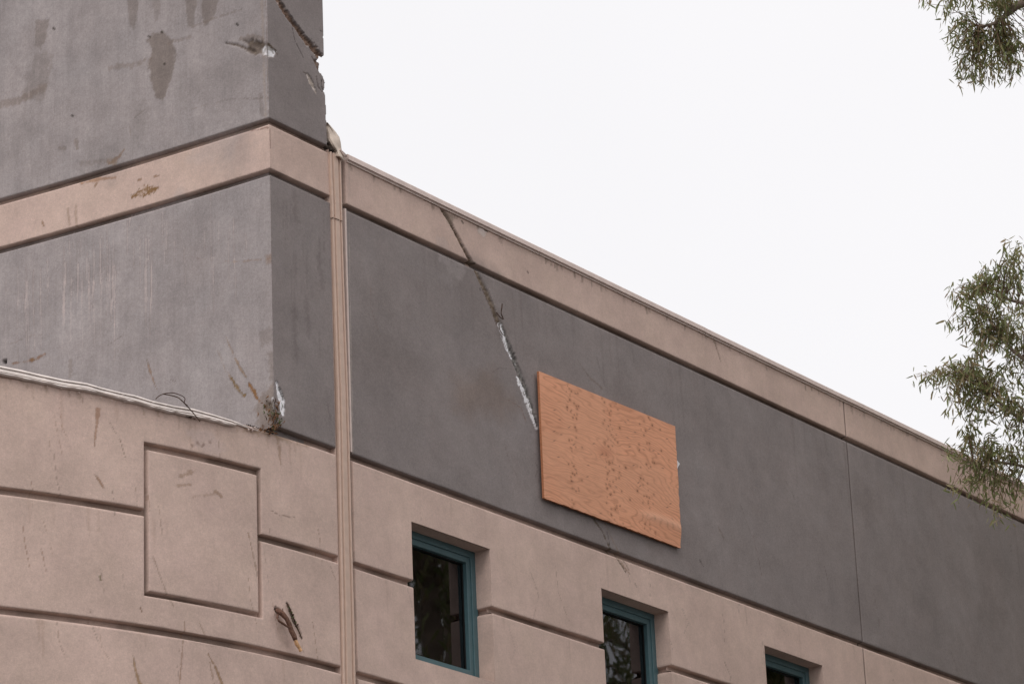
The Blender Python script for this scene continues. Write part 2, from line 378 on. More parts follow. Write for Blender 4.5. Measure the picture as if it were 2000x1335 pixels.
stroke('L', [(148,275),(150,290)], .025, OLV, .5, rough=.8)
stroke('L', [(116,288),(126,290)], .02, OLV, .4, rough=.8)
stroke('L', [(262,230),(283,214)], .012, OLV, .5, rough=.9, patchy=.35); stroke('L', [(253,245),(254,262)], .012, OLV, .4, rough=.8)
# worn arris and chipped bite at the corner
stroke('L', [(512,0),(515,120),(519,225)], .022, (.36,.30,.27), .45, rough=.9, soft=.8)
stroke('L', [(519,2),(522,120),(525,228)], .006, (.22,.17,.15), .6, rough=.8)
stroke('L', [(440,84),(462,88),(482,96),(500,105)], [.004,.014,.03,.02], BRN, .85, .012, rough=.7, patchy=.3)
blot('L', [(476,84),(492,76),(512,82),(527,88),(530,108),(508,107),(488,102)], (.20,.15,.11), .9, .015, .04, depth=.02, c2=(.12,.085,.06))
stroke('L', [(470,76),(492,71),(512,75)], .03, OLV, .5, rough=.8)
blot('L', [(508,92),(522,86),(535,98),(534,110),(512,109)], WHT, .95, .006, .02, c2=(.55,.5,.48))
blot('F', [(520,84),(530,92),(540,102),(534,110),(520,112)], WHT, .95, .006, .02, depth=.01, c2=(.45,.42,.4))
stroke('F', [(524,86),(538,98),(541,106)], .012, BRN, .9, rough=.9, patchy=.4)
# --- tan band of the tower
stroke('L', [(258,383),(275,376),(292,371),(308,367)], [.02,.045,.05,.02], (.23,.135,.06), .95, rough=.9, patchy=.32, ns=60)
stroke('L', [(158,358),(190,350),(226,347)], [.014,.028,.014], (.36,.205,.12), .75, rough=.8, patchy=.3)
for a, b in [((82,433),(85,440)),((270,352),(275,350)),((281,360),(282,362)),((186,362),(190,358)),((300,345),(310,343))]: stroke('L', [a, b], .012, RUST, .7, rough=.8)
stroke('L', [(132,408),(136,438)], .014, (.33,.24,.19), .5, rough=.8); stroke('L', [(148,402),(149,440)], .014, (.33,.24,.19), .5, rough=.8)
stroke('L', [(190,352),(185,366)], .012, (.36,.25,.2), .5); stroke('L', [(480,257),(524,249)], .006, (.20,.09,.07), .7, rough=1, patchy=.4)
stroke('F', [(527,250),(528,290)], .008, (.20,.09,.07), .6, rough=1, patchy=.4)
# --- lower gray face of the tower, left side: thin pinkish runs, rust dashes
rr = random.Random(3)
for i in range(78):
    x = rr.uniform(0, 500) if i > 48 else rr.uniform(0, 330); yy = rr.uniform(440, 560) - .28*(x-150); ln = rr.uniform(30, 190)
    pts = [(x, yy)]
    for k in range(4): pts.append((pts[-1][0]+rr.uniform(-1.5, 1.9), pts[-1][1]+ln/4))
    stroke('L', pts, [.005, .008, .009, .008, .004], (.52,.43,.41), rr.uniform(.35, .85), rough=.6, soft=.8, patchy=rr.choice([0, .35]))
for i in range(34):
    x = rr.uniform(0, 500); yy = rr.uniform(120, 260) - .05*x; ln = rr.uniform(20, 90)
    stroke('L', [(x, yy), (x+rr.uniform(-1, 1), yy+ln/2), (x+1, yy+ln)], .005, (.49,.42,.41), rr.uniform(.25, .6), rough=.6, soft=.8, patchy=.35)
for p in [((0,188),(60,165)),((330,40),(470,90)),((120,150),(190,175))]: stroke('L', list(p), .006, (.40,.34,.33), .4, rough=1, patchy=.4)
stroke('L', [(140,636),(185,628)], .006, PALE, .4, rough=1, patchy=.4); stroke('L', [(20,672),(60,655),(110,650)], .01, OLV, .3, rough=1, patchy=.45)
stroke('L', [(24,710),(45,706),(66,702),(88,692)], [.008,.012,.025,.022], (.23,.13,.08), .75, rough=.8, patchy=.38)
blot('L', [(57,700),(64,697),(68,703),(60,707)], RUST, .9, .006, .01)
blot('L', [(5,702),(12,702),(13,709),(6,710)], (.01,.008,.006), 1, .006, .004, depth=.06)
stroke('L', [(138,705),(138,735)], .03, OLV, .35, rough=.9); stroke('L', [(287,702),(292,722),(302,750),(310,765)], [.006,.014,.008,.004], RUST, .65, rough=.8)
stroke('L', [(210,674),(238,655)], .004, BRN, .4); stroke('L', [(332,740),(345,745)], .004, BRN, .5)
for pts in ([(424,683),(432,700),(440,725)], [(440,655),(462,705),(480,735)], [(444,725),(452,740)], [(460,700),(470,722),(482,736)]):
    stroke('L', pts, [.006,.014,.008][:len(pts)], (.25,.17,.11), .6, rough=.9, patchy=.3)
stroke('L', [(452,738),(460,752),(470,765),(478,772)], [.012,.02,.012,.016], (.20,.13,.055), .9, rough=.8, patchy=.3)
stroke('L', [(486,748),(492,758),(500,772),(506,782)], [.01,.026,.02,.014], (.24,.125,.05), .95, rough=.9, patchy=.25)
stroke('L', [(386,504),(402,506)], .01, RUST, .4, rough=.9, patchy=.4); stroke('L', [(432,510),(475,510),(530,505)], .012, RUST, .4, rough=1, patchy=.5)
blot('L', [(520,498),(532,494),(534,512),(522,512)], RUST, .4, .02, .03); blot('L', [(506,650),(530,636),(532,668),(512,676)], OLV, .35, .02, .03)
blot('L', [(522,690),(538,680),(540,742),(526,740)], OLV, .5, .02, .03); blot('L', [(512,770),(540,738),(542,836),(505,836),(500,800)], (.24,.185,.15), .6, .03, .05)
stroke('L', [(528,345),(533,520),(539,700),(541,745)], .009, (.42,.35,.32), .75, rough=.9, patchy=.28)
# white foam laid bare beside the corner, and the litter stain
stroke('F', [(541,748),(546,765),(551,785),(553,806)], [.018,.036,.048,.026], WHT, 1, .012, rough=.4, soft=.3)
stroke('F', [(546,757),(553,775),(556,795)], .012, (.10,.09,.085), .85, rough=.9, patchy=.45)
stroke('L', [(532,778),(537,798)], .016, WHT, .9, .006, rough=.7, c2=(.4,.38,.36), soft=.3)
stroke('L', [(524,790),(534,812),(540,830)], .05, (.13,.10,.07), .75, .01, rough=.9, patchy=.35)
# front faces of the tower
for p, w in (([(600,590),(602,650)], .06), ([(575,600),(578,700)], .05), ([(622,500),(630,560)], .06), ([(640,790),(645,820)], .02)): stroke('F', p, w, (.16,.13,.125), .35, rough=.8, soft=.9)
stroke('F', [(574,380),(580,430)], .06, (.16,.13,.12), .3, rough=.9, soft=.9)
for i in range(16):
    x = rr.uniform(545, 650); y0 = rr.uniform(380, 700); stroke('F', [(x, y0), (x+1, y0+rr.uniform(20, 90))], .012, (.17,.14,.135), .3, rough=.8, soft=.9)
stroke('F', [(540,-12),(548,8),(562,30),(580,55),(600,80),(618,100),(630,118)], [.040,.042,.040,.036,.044,.050,.045], (.27,.18,.135), 1, .03, rough=.65, c2=(.15,.095,.07), soft=.3, ns=45)
for p in [(546,4),(556,26),(589,75),(613,105)]: stroke('F', [p, (p[0]+2, p[1]+2)], .008, (.62,.5,.46), .9)
stroke('F', [(571,55),(576,80),(586,100),(592,112)], .004, (.12,.09,.08), .9, .006, rough=.6)
stroke('F', [(609,110),(618,128),(626,140)], [.004,.01,.014], (.14,.10,.08), .8, .01, rough=.7)
blot('F', [(614,118),(628,112),(632,128),(632,150),(622,138)], (.26,.18,.14), .9, .01, .02, depth=.02, c2=(.15,.10,.08))
stroke('F', [(592,140),(600,146),(606,152)], .006, BRN, .8, rough=.9); stroke('F', [(602,148),(609,163),(617,180)], [.022,.032,.016], (.72,.63,.58), 1, .012, rough=.6, c2=(.45,.38,.33), soft=.3)
stroke('F', [(618,150),(622,170),(630,180)], .008, (.13,.1,.09), .7, .006, rough=.9); stroke('F', [(629,155),(628,168),(634,180)], .006, (.1,.08,.07), .9, .01, rough=.6)
stroke('F', [(625,60),(632,62)], .005, DRK, .8)
# --- right wing
for i in range(16):     # broad faint clouding of the paint
    q = pL(rr.uniform(0, 500), rr.uniform(30, 700)); a_, b_ = rr.uniform(.1, .35), rr.uniform(.1, .4)
    P_ = [(q[0]+a_*math.cos(t)*rr.uniform(.6, 1.2), q[1]+b_*math.sin(t)*rr.uniform(.6, 1.2)) for t in np.linspace(0, 5.6, 8)]
    blot('L', P_, rr.choice([(.27, .235, .225), (.43, .385, .38), (.29, .255, .25)]), rr.uniform(.25, .5), .10, .12, ns=9, wall=True)
for i in range(26):
    q = (rr.uniform(21.4, 34.5), rr.uniform(10.4, 12.4)); a_, b_ = rr.uniform(.15, .7), rr.uniform(.1, .45)
    P_ = [(q[0]+a_*math.cos(t)*rr.uniform(.6, 1.2), q[1]+b_*math.sin(t)*rr.uniform(.6, 1.2)) for t in np.linspace(0, 5.6, 8)]
    blot('F', P_, rr.choice([(.215, .18, .17), (.30, .265, .262), (.23, .195, .185)]), rr.uniform(.2, .45), .12, .14, ns=7, wall=True)
for i in range(46):     # runs below the parapet groove
    x = rr.uniform(21.4, 34.5); l = rr.uniform(.15, .9); stroke('F', [(x, 12.52), (x+.01, 12.52-l*.5), (x+.02, 12.52-l)], [.035, .025, .01], (.19, .155, .145), rr.uniform(.12, .3), rough=.6, soft=1, wall=True)
for i in range(34):
    x = rr.uniform(21.4, 34.5); z = rr.choice([10.15, 9.17]); l = rr.uniform(.08, .4); stroke('F', [(x, z), (x+.01, z-l)], [.03, .01], (.38, .27, .22), rr.uniform(.15, .35), rough=.6, soft=1, wall=True)
for i in range(26):
    x = rr.uniform(-3.9, -.1); z = rr.choice([10.12, 9.17, 8.2]); l = rr.uniform(.08, .4); stroke('D', [(x, z), (x+.01, z-l)], [.03, .01], (.38, .27, .22), rr.uniform(.15, .35), rough=.6, soft=1, wall=True)
stroke('D', [(540,1188),(548,1196)], .030, (.10, .07, .055), .9, .03, rough=.6)
stroke('F', [(682,405),(684,600),(687,760),(690,885)], .012, (.42,.36,.33), .5, rough=.4, soft=.4)
stroke('F', [(681,320),(682,395)], .009, LTAN, .4, rough=.4)
stroke('F', [(864,408),(876,428),(894,462),(908,488),(924,518)], [.034,.026,.024,.024,.030], (.22,.15,.105), 1, .022, rough=.4, c2=(.13,.09,.065), soft=.3)
blot('F', [(866,412),(888,422),(882,446),(874,432)], (.27,.21,.165), .7, .02, .03)
stroke('F', [(845,396),(862,406),(876,412)], .014, LTAN, .85, .004, rough=.6, soft=.4); stroke('F', [(900,424),(930,440),(950,452)], .008, LTAN, .8, rough=.6)
blot('F', [(932,440),(952,452),(944,462),(934,452)], (.66,.56,.52), .85, .01, .02); stroke('F', [(925,436),(945,446),(952,452)], .010, DRK, .9, .012, rough=.7)
stroke('F', [(970,452),(1004,470),(1030,484)], .006, LTAN, .7, rough=.7); stroke('F', [(902,432),(904,435)], .012, DRK, .9)
blot('F', [(852,462),(868,464),(876,478),(878,490),(862,484),(852,478)], LTAN, .55, .012, .02)
blot('F', [(856,492),(872,500),(900,510),(908,530),(898,548),(876,528),(858,508)], (.40,.35,.34), .5, .03, .05, patchy=.2); stroke('F', [(872,500),(885,516),(898,524)], .008, DRK, .5, rough=1, patchy=.45)
blot('F', [(896,505),(905,512),(900,540),(880,560),(860,540)], (.34,.30,.29), .3, .04, .06)
stroke('F', [(922,512),(938,546),(950,570),(960,592),(968,612),(976,634)], [.022,.028,.034,.036,.040,.036], (.23,.18,.14), 1, .014, rough=.3, c2=(.135,.10,.075), soft=.25)
stroke('F', [(928,530),(944,568),(958,600),(970,632)], .007, (.12,.07,.05), .9, .012, rough=.6); stroke('F', [(955,560),(972,610)], .003, (.4,.34,.3), .6)
stroke('F', [(980,636),(990,664),(1000,690),(1012,722),(1024,752),(1036,785),(1050,830)], [.032,.040,.044,.046,.046,.040,.018], (.24,.225,.21), 1, .014, rough=.3, c2=(.10,.09,.085), soft=.2, ns=60)
stroke('F', [(978,636),(985,662),(993,684),(1000,698)], [.040,.042,.040,.022], WHT, 1, 0, rough=.6, soft=.2, ns=50, patchy=.36)
stroke('F', [(1012,740),(1020,758),(1032,790),(1048,834)], [.036,.050,.046,.030], WHT, 1, 0, rough=.6, soft=.2, ns=50, patchy=.36)
stroke('F', [(1003,700),(1016,728)], .01, (.6,.58,.58), .6, rough=1, patchy=.5); stroke('F', [(1052,838),(1056,900)], .004, DRK, .6)
stroke('F', [(963,726),(975,718),(1000,720)], .006, (.15,.125,.12), .5, rough=.8); stroke('F', [(992,780),(1018,796),(1027,822)], [.004,.006,.02], (.20,.12,.09), .55, rough=.8, patchy=.3)
blot('F', [(885,745),(960,720),(1010,790),(985,820),(890,800)], (.23,.165,.13), .42, .14, .10, ns=8)
blot('F', [(700,560),(740,520),(800,600),(760,690),(705,680)], (.22,.19,.18), .3, .15, .15, ns=6)
stroke('F', [(704,838),(712,846),(719,858)], .004, (.5,.45,.42), .9); stroke('F', [(1126,700),(1150,735),(1176,758)], [.004,.014,.02], (.19,.14,.11), .5, rough=.9, patchy=.3)
stroke('F', [(1162,1016),(1178,1040),(1190,1068),(1204,1088),(1222,1116)], [.02,.012,.012,.012,.008], (.13,.095,.065), .85, .004, rough=.9, patchy=.3)
stroke('F', [(1182,1022),(1200,1062),(1228,1112)], [.008,.01,.014], (.26,.185,.14), .6, rough=.9, patchy=.3); stroke('F', [(1185,1036),(1192,1070)], .007, DRK, .7, rough=.8)
stroke('F', [(1207,1088),(1218,1105),(1230,1120)], .012, (.30,.19,.13), .7, rough=.9, patchy=.3); stroke('F', [(1240,1138),(1244,1146)], .008, BRN, .7)
stroke('F', [(1366,1092),(1374,1106)], .010, DRK, .7, rough=.9, patchy=.3); stroke('F', [(1392,658),(1400,680),(1408,706)], [.02,.014,.006], (.27,.19,.14), .7, rough=.8)
stroke('F', [(1404,1030),(1414,1052)], .012, (.2,.14,.11), .5, rough=.9); stroke('F', [(1446,985),(1466,1040)], .008, (.19,.15,.13), .5)
for i in range(46):
    x = rr.uniform(720, 1950); zt = rr.uniform(9.1, 12.4); xs = pF(x, 600)[0]; l = rr.uniform(.06, .5)
    stroke('F', [(xs, zt), (xs+rr.uniform(-.02, .14), zt-l*.5), (xs+rr.uniform(0, .22), zt-l)], rr.uniform(.003, .008), rr.choice([(.16,.125,.11), (.34,.28,.26), (.2,.13,.1)]), rr.uniform(.25, .55), rough=.9, patchy=.35, wall=True)
for i in range(90):   # runs of grime below the coping
    xs = rr.uniform(21.3, 38); l = rr.uniform(.02, .09); stroke('F', [(xs, 13.0), (xs+.005, 13.0-l)], rr.uniform(.01, .035), (.23,.165,.13), rr.uniform(.3, .7), rough=.9, soft=.8, wall=True)
for a, b in [((1030,530),(1032,533)),((926,512),(928,514)),((937,563),(938,566))]: stroke('F', [a, b], .010, DRK, .8)
for x in (23.0, 25.9, 28.9): stroke('F', [(x-.8, 9.9), (x-.72, 9.4)], .004, (.3, .2, .16), .4, wall=True)
for q in (1, -1): stroke('F', [(XV, 8), (XV, 13)], .012, (.11, .085, .075), .85, rough=0, soft=.2, wall=True)
# --- curved bay
stroke('D', [(192,800),(189,830),(184,872)], [.03,.016,.006], (.30,.175,.115), .7, rough=.6, patchy=.2)
stroke('D', [(185,925),(194,938),(205,956)], [.006,.014,.006], (.27,.16,.10), .75, rough=.8, patchy=.2); stroke('D', [(160,762),(163,790)], .004, (.22,.13,.1), .4)
stroke('D', [(96,860),(98,880)], .006, (.3,.2,.15), .4); stroke('D', [(235,860),(245,893)], .005, (.22,.14,.1), .6)
stroke('D', [(212,820),(235,860)], .003, (.25,.17,.13), .5); stroke('D', [(348,808),(350,835)], .012, (.36,.24,.19), .4, soft=.9)
blot('D', [(362,842),(390,836),(420,846),(428,862),(440,880),(430,892),(392,880),(378,860)], (.60,.47,.43), .55, .03, .05); stroke('D', [(375,868),(395,868),(415,862)], .025, (.22,.15,.13), .6, rough=1, patchy=.55, ns=50)
stroke('D', [(540,842),(545,870),(548,905)], [.05,.03,.02], (.30,.205,.15), .6, rough=.8, soft=.9); stroke('D', [(480,836),(540,850),(600,862)], .055, (.33,.235,.175), .6, rough=.9, soft=.9)
for i in range(26):
    x = rr.uniform(30, 655); zt = rr.uniform(8.0, 10.0); q = pD(x, 1000)[0]
    stroke('D', [(q, zt), (q+.02, zt-rr.uniform(.05, .2)), (q+rr.uniform(.02, .1), zt-rr.uniform(.2, .4))], .004, rr.choice([(.28,.18,.13), (.25,.19,.16), (.3,.17,.1)]), rr.uniform(.3, .6), rough=.9, patchy=.35, wall=True)
stroke('D', [(352,930),(378,918)], .022, (.29,.20,.14), .55, rough=1, patchy=.42); stroke('D', [(345,948),(372,946)], .012, (.29,.20,.14), .5, rough=1, patchy=.4)
stroke('D', [(418,958),(432,968)], .02, (.27,.18,.12), .6, rough=1, patchy=.4); stroke('D', [(375,970),(430,962)], .012, (.3,.21,.16), .4, rough=1, patchy=.45)
stroke('D', [(485,1040),(496,1090),(503,1125)], .008, (.28,.18,.12), .6, rough=.9, patchy=.3); stroke('D', [(298,1085),(325,1158),(340,1185)], .007, (.30,.21,.16), .5, rough=.9, patchy=.3)
stroke('D', [(360,1212),(362,1240)], .008, (.30,.19,.13), .6, rough=.8); stroke('D', [(390,1215),(400,1238)], .008, (.30,.19,.13), .5, rough=.8)
stroke('D', [(260,1280),(264,1305),(274,1340)], [.006,.012,.022], (.34,.225,.13), .85, rough=.6, patchy=.15); stroke('D', [(358,1250),(354,1300),(350,1340)], .009, (.33,.22,.17), .6, rough=.9, patchy=.3)
stroke('D', [(406,1274),(420,1300),(436,1340)], [.006,.012,.02], (.31,.20,.11), .85, rough=.7, patchy=.2); stroke('D', [(410,1292),(418,1335)], .008, (.33,.23,.17), .6, rough=.9, patchy=.3)
stroke('D', [(195,1125),(197,1132)], .010, (.14,.14,.05), .8); stroke('D', [(274,1185),(277,1194)], .008, (.2,.12,.07), .8)
stroke('D', [(528,995),(545,1005),(576,1010)], .005, (.22,.15,.12), .6, rough=.8, patchy=.25); stroke('D', [(645,1105),(655,1130)], .005, (.3,.17,.12), .5)
stroke('D', [(560,1176),(567,1192),(575,1214),(584,1230),(591,1248)], [.008,.016,.014,.018,.006], (.07,.06,.035), 1, .016, rough=.7, c2=(.15,.10,.06), soft=.3)
stroke('D', [(545,1212),(548,1245),(560,1258)], .05, (.36,.27,.23), .35, rough=.6, soft=1)  # soft shadow of the branch stub, painted into the wall colour
for i in range(14): 
    a = rr.uniform(0, 470); p = pD(a, 713+.235*a+16); stroke('D', [p, (p[0]+.01, p[1]-rr.uniform(.02, .07))], .02, (.31,.22,.17), .45, rough=.9, soft=.9, wall=True)

# ================================================================== THE BUILDING
ZP, Z1, Z2, Z3, Z4, Z5 = 13.056, 12.575, 10.213, 9.238, 8.266, 7.25
bld = empty('office_building', (XC, 0, 0), 'pink-tan and gray stucco office building with recessed teal-framed windows and a cracked corner tower', 'building')
def bpart(name, me, **p):
    o = link(name, me, bld, **p); o.matrix_parent_inverse = Matrix.Translation((-XC, 0, 0)); return o
def sub(name, me, par, **p):
    o = link(name, me, par, **p); return o
WIN = [(22.062+3.043*i, 22.062+3.043*i+1.20) for i in range(5)]; WZ0, WZ1 = 8.533, 9.787
step = lambda x: .0095+.0011*max(0, x-21)
hol = lambda lo, hi: [(a, b, max(lo, WZ0), min(hi, WZ1), False) for a, b in WIN]
mit = [(a, -1) for a, b in WIN]+[(b, 1) for a, b in WIN]
XE = 40.0
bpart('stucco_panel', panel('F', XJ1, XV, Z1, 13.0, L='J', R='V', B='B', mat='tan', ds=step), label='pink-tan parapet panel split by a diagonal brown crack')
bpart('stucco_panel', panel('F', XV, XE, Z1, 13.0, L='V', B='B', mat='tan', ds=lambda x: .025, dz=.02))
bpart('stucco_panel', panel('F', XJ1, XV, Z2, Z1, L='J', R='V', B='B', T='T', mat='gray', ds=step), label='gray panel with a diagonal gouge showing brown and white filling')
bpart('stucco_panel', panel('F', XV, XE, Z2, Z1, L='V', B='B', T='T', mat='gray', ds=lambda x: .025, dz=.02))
mj = lambda lo, hi: [(s, d) for s, d in mit if lo < s < hi]
hj = lambda lo, hi, x0, x1: [h for h in hol(lo, hi) if h[0] > x0 and h[1] < x1]
def row(z0, z1, x0, x1, L, R, st, dz=.011):
    # a mitre must only act beside its own opening, so the row is cut midway between windows only in data, not in the mesh
    return panel('F', x0, x1, z0, z1, L=L, R=R, B='B', T='T', mat='tan', ds=st, dz=dz, holes=hj(z0, z1, x0, x1))
bpart('stucco_panel', row(Z3, Z2, XJ1, XV, 'J', 'V', step)); bpart('stucco_panel', row(Z3, Z2, XV, XE, 'V', None, lambda x: .03, .02))
bpart('stucco_panel', row(Z4, Z3, XJ1, XV, 'J', 'V', step)); bpart('stucco_panel', row(Z4, Z3, XV, XE, 'V', None, lambda x: .03, .02))
bpart('stucco_panel', panel('F', XJ1, XE, Z5, Z4, L='J', B='B', T='T', mat='tan', ds=lambda x: .03, dz=.02))
bpart('stucco_panel', panel('F', XJ1, XE, 0, Z5, L='J', T='T', mat='tan', ds=.25, dz=.25, marks=False))
# tower: left faces and front faces
ZT = 16.6
DL = -4.2
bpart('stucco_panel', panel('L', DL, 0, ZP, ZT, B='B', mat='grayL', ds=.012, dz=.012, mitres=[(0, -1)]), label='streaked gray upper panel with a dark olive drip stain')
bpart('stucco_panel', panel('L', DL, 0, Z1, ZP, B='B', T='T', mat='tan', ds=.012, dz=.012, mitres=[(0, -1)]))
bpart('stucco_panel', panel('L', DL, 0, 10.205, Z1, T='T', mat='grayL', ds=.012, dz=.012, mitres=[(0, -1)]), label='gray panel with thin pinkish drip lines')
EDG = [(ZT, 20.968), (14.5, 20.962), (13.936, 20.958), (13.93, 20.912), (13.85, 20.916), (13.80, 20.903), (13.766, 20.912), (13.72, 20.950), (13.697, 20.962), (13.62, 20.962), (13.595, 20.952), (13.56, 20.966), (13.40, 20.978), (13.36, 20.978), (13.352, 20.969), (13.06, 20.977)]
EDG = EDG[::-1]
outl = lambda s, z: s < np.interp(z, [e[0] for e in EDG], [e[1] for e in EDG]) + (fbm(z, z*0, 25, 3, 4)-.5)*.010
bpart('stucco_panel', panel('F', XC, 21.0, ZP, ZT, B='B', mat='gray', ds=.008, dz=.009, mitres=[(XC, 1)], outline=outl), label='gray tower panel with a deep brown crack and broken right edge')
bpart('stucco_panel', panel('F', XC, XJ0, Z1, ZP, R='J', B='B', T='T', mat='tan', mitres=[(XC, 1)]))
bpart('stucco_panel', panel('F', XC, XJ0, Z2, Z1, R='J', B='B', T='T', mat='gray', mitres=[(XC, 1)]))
# curved bay, two rows crossed by an inset square
q0, q1, q2, q3 = pD(281, 864), pD(509, 916), pD(286, 1166), pD(511, 1200)
SQ = (.5*(q0[0]+q2[0]), .5*(q1[0]+q3[0]), .5*(q2[1]+q3[1]), .5*(q0[1]+q1[1]))
hsq = lambda lo, hi: [(SQ[0], SQ[1], max(lo, SQ[2]), min(hi, SQ[3]), True)]
DS0 = -4.6
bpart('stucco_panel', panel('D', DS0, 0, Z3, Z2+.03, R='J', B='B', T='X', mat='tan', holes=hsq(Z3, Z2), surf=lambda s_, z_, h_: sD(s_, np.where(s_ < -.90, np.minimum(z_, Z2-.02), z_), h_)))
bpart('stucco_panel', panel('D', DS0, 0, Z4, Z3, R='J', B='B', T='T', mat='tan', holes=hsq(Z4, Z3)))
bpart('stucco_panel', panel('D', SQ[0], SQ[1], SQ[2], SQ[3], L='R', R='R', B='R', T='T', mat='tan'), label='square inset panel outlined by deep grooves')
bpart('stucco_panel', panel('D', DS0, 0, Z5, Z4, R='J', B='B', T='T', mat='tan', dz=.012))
bpart('stucco_panel', panel('D', DS0, 0, 0, Z5, R='J', T='T', mat='tan', ds=.12, dz=.4, marks=False))
bpart('stucco_panel', panel('D', -10.5, DS0, 0, Z2, mat='tan', ds=.12, dz=.4, marks=False))
# what stands behind the plates: core walls and roofs
def core():
    b = MB(); y = .07
    for (x0, x1, z0, z1) in [(XJ1+.0, XE, 0, WZ0-.06), (XJ1, XE, WZ1+.01, 12.985)]: b.box((x0, y, z0), (x1, .21, z1))
    xs = [XJ1]+[v for a, c in WIN for v in (a-.06, c+.06)]+[XE]
    for a, c in zip(xs[::2], xs[1::2]): b.box((a, y, WZ0-.06), (c, .21, WZ1+.01))
    b.box((XE-.3, .21, 0), (XE, 14, 12.985)); b.box((XJ1, 13.7, 0), (XE-.3, 14, 12.985)); b.box((XJ1-.2, .21, 0), (XJ1, 14, 12.985))
    return b.mesh('wall', M['tan'])
bpart('wall', core())
bpart('wall', MB().box((XC+.075, .07, 10.1), (20.90, 4.1, ZT)).box((20.7, .14, 0), (XJ0-.06, 4.1, 12.95)).box((20.86, .075, 12.7), (20.962, 4.09, 13.14)).mesh('wall', M['gray']), label='body of the corner tower')
bpart('roof', MB().box((XJ1, .21, 12.6), (XE-.3, 13.7, 12.7)).mesh('roof', M['roof']))
rb = MB(); n = 40
arc = [(XJ0-(RD-.05)*math.sin(t), RD-(RD-.05)*math.cos(t)) for t in np.linspace(0, 10.4/RD, n)]
rings = [[(x, y, 10.0), (x, y, 10.10), (XJ0-.08, y+.02, 10.10), (XJ0-.08, y+.02, 10.0)] for x, y in arc if True]
rb.loft(rings); bpart('roof', rb.mesh('roof', M['roof']), label='low roof of the curved bay')
bpart('joint_filler', MB().box((XJ0-.03, .0635, 0), (XJ1-.001, .12, 12.97)).box((XJ0-.045, .066, 12.97), (XJ0+.167, .12, 13.14)).mesh('joint_filler', M['joint']))

# metal covers over the movement joint
CS = [(0, .04), (0, -.012), (.006, -.018), (.020, -.018), (.024, -.002), (.038, -.002), (.043, -.020), (.048, -.022), (.108, -.022), (.113, -.020), (.117, -.004), (.131, -.004), (.135, -.020), (.150, -.022), (.155, -.018), (.158, -.002), (.180, -.002), (.183, .04)]
def cover(z0, z1, xl, wd, out=0.0, ragged=0):
    b = MB(); rings = []
    for i, z in enumerate(np.linspace(z0, z1, 24)):
        x0 = np.interp(z, *xl); w = np.interp(z, *wd)/.183; wob = .0022*math.sin(z*3.1)+.0012*math.sin(z*9.7)
        rings.append([(x0+wob+cx*w, cyy-out, z + (ragged*math.sin(cx*60) if i in (0, 23) else 0)) for cx, cyy in CS])
    b.loft(rings, closed=False); return b.mesh('expansion_joint_cover', M['cover'])
bpart('expansion_joint_cover', cover(0, 12.40, ([0, 8.26, 10.57, 11.5, 12.34], [21.006, 21.008, 21.030, 21.018, 21.008]), ([0, 8.26, 10.57, 12.34], [.188, .188, .165, .155])))
bpart('expansion_joint_cover', cover(12.37, 13.0, ([12.34, 12.93], [21.000, 20.984]), ([12.34, 12.93], [.158, .178]), .007, .006), label='short upper length of tan ribbed joint cover lapped over the lower one')
bpart('edge_return', MB().box((XJ0-.007, .005, Z5), (XJ0+.001, .0615, ZP-.02)).mesh('edge_return', M['tan']), label='stucco return closing the groove ends at the joint')
# cement bead beside the joint
bpart('edge_bead', MB().box((XJ1-.026, -.004, Z2+.02), (XJ1-.003, .03, Z1-.05)).mesh('edge_bead', M['coping']))
# folded membrane over the end of the parapet, black hole beneath
def flap():
    nu, nv = 12, 18; V = []; C = []
    Lp = [(653,301),(652,293),(645,285),(638,272),(636,258),(636.5,248),(637,238)]
    Rp = [(673,312),(669,300),(667,290),(665.5,278),(663,268),(656,258),(641,240)]
    for j in range(nv+1):
        v = j/nv; lx = np.interp(v, np.linspace(0, 1, 7), [p[0] for p in Lp]); ly = np.interp(v, np.linspace(0, 1, 7), [p[1] for p in Lp])
        rx = np.interp(v, np.linspace(0, 1, 7), [p[0] for p in Rp]); ry = np.interp(v, np.linspace(0, 1, 7), [p[1] for p in Rp])
        for i in range(nu+1):
            u = i/nu; Y = -.055 + .06*(1-u)**3*min(1, v*3) + .10*v*v + .045*abs(u-.45)**1.5*2 + .012*math.sin(u*7+v*5) + .008*math.sin(v*14-u*3) + .004*math.sin(u*23+v*9)
            V.append(onY(lx*(1-u)+rx*u, ly*(1-u)+ry*u + (1.6*math.sin(u*9) if j == 0 else 0), Y))
    Vb = [p+np.array([.002, .012, -.001]) for p in V]; m = len(V); Q = []
    for j in range(nv):
        for i in range(nu):
            a = j*(nu+1)+i; Q.append([a, a+1, a+nu+2, a+nu+1]); Q.append([m+a, m+a+nu+1, m+a+nu+2, m+a+1])
    bd = [i for i in range(nu+1)]+[j*(nu+1)+nu for j in range(1, nv+1)]+[nv*(nu+1)+i for i in range(nu-1, -1, -1)]+[j*(nu+1) for j in range(nv-1, 0, -1)]
    for a, c in zip(bd, bd[1:]+bd[:1]): Q.append([a, m+a, m+c, c])
    return mesh_np('membrane_flap', np.array(V+Vb), Q, M['flap'], smooth=True)
bpart('membrane_flap', flap(), label='crumpled cream roofing membrane folded over the parapet end')
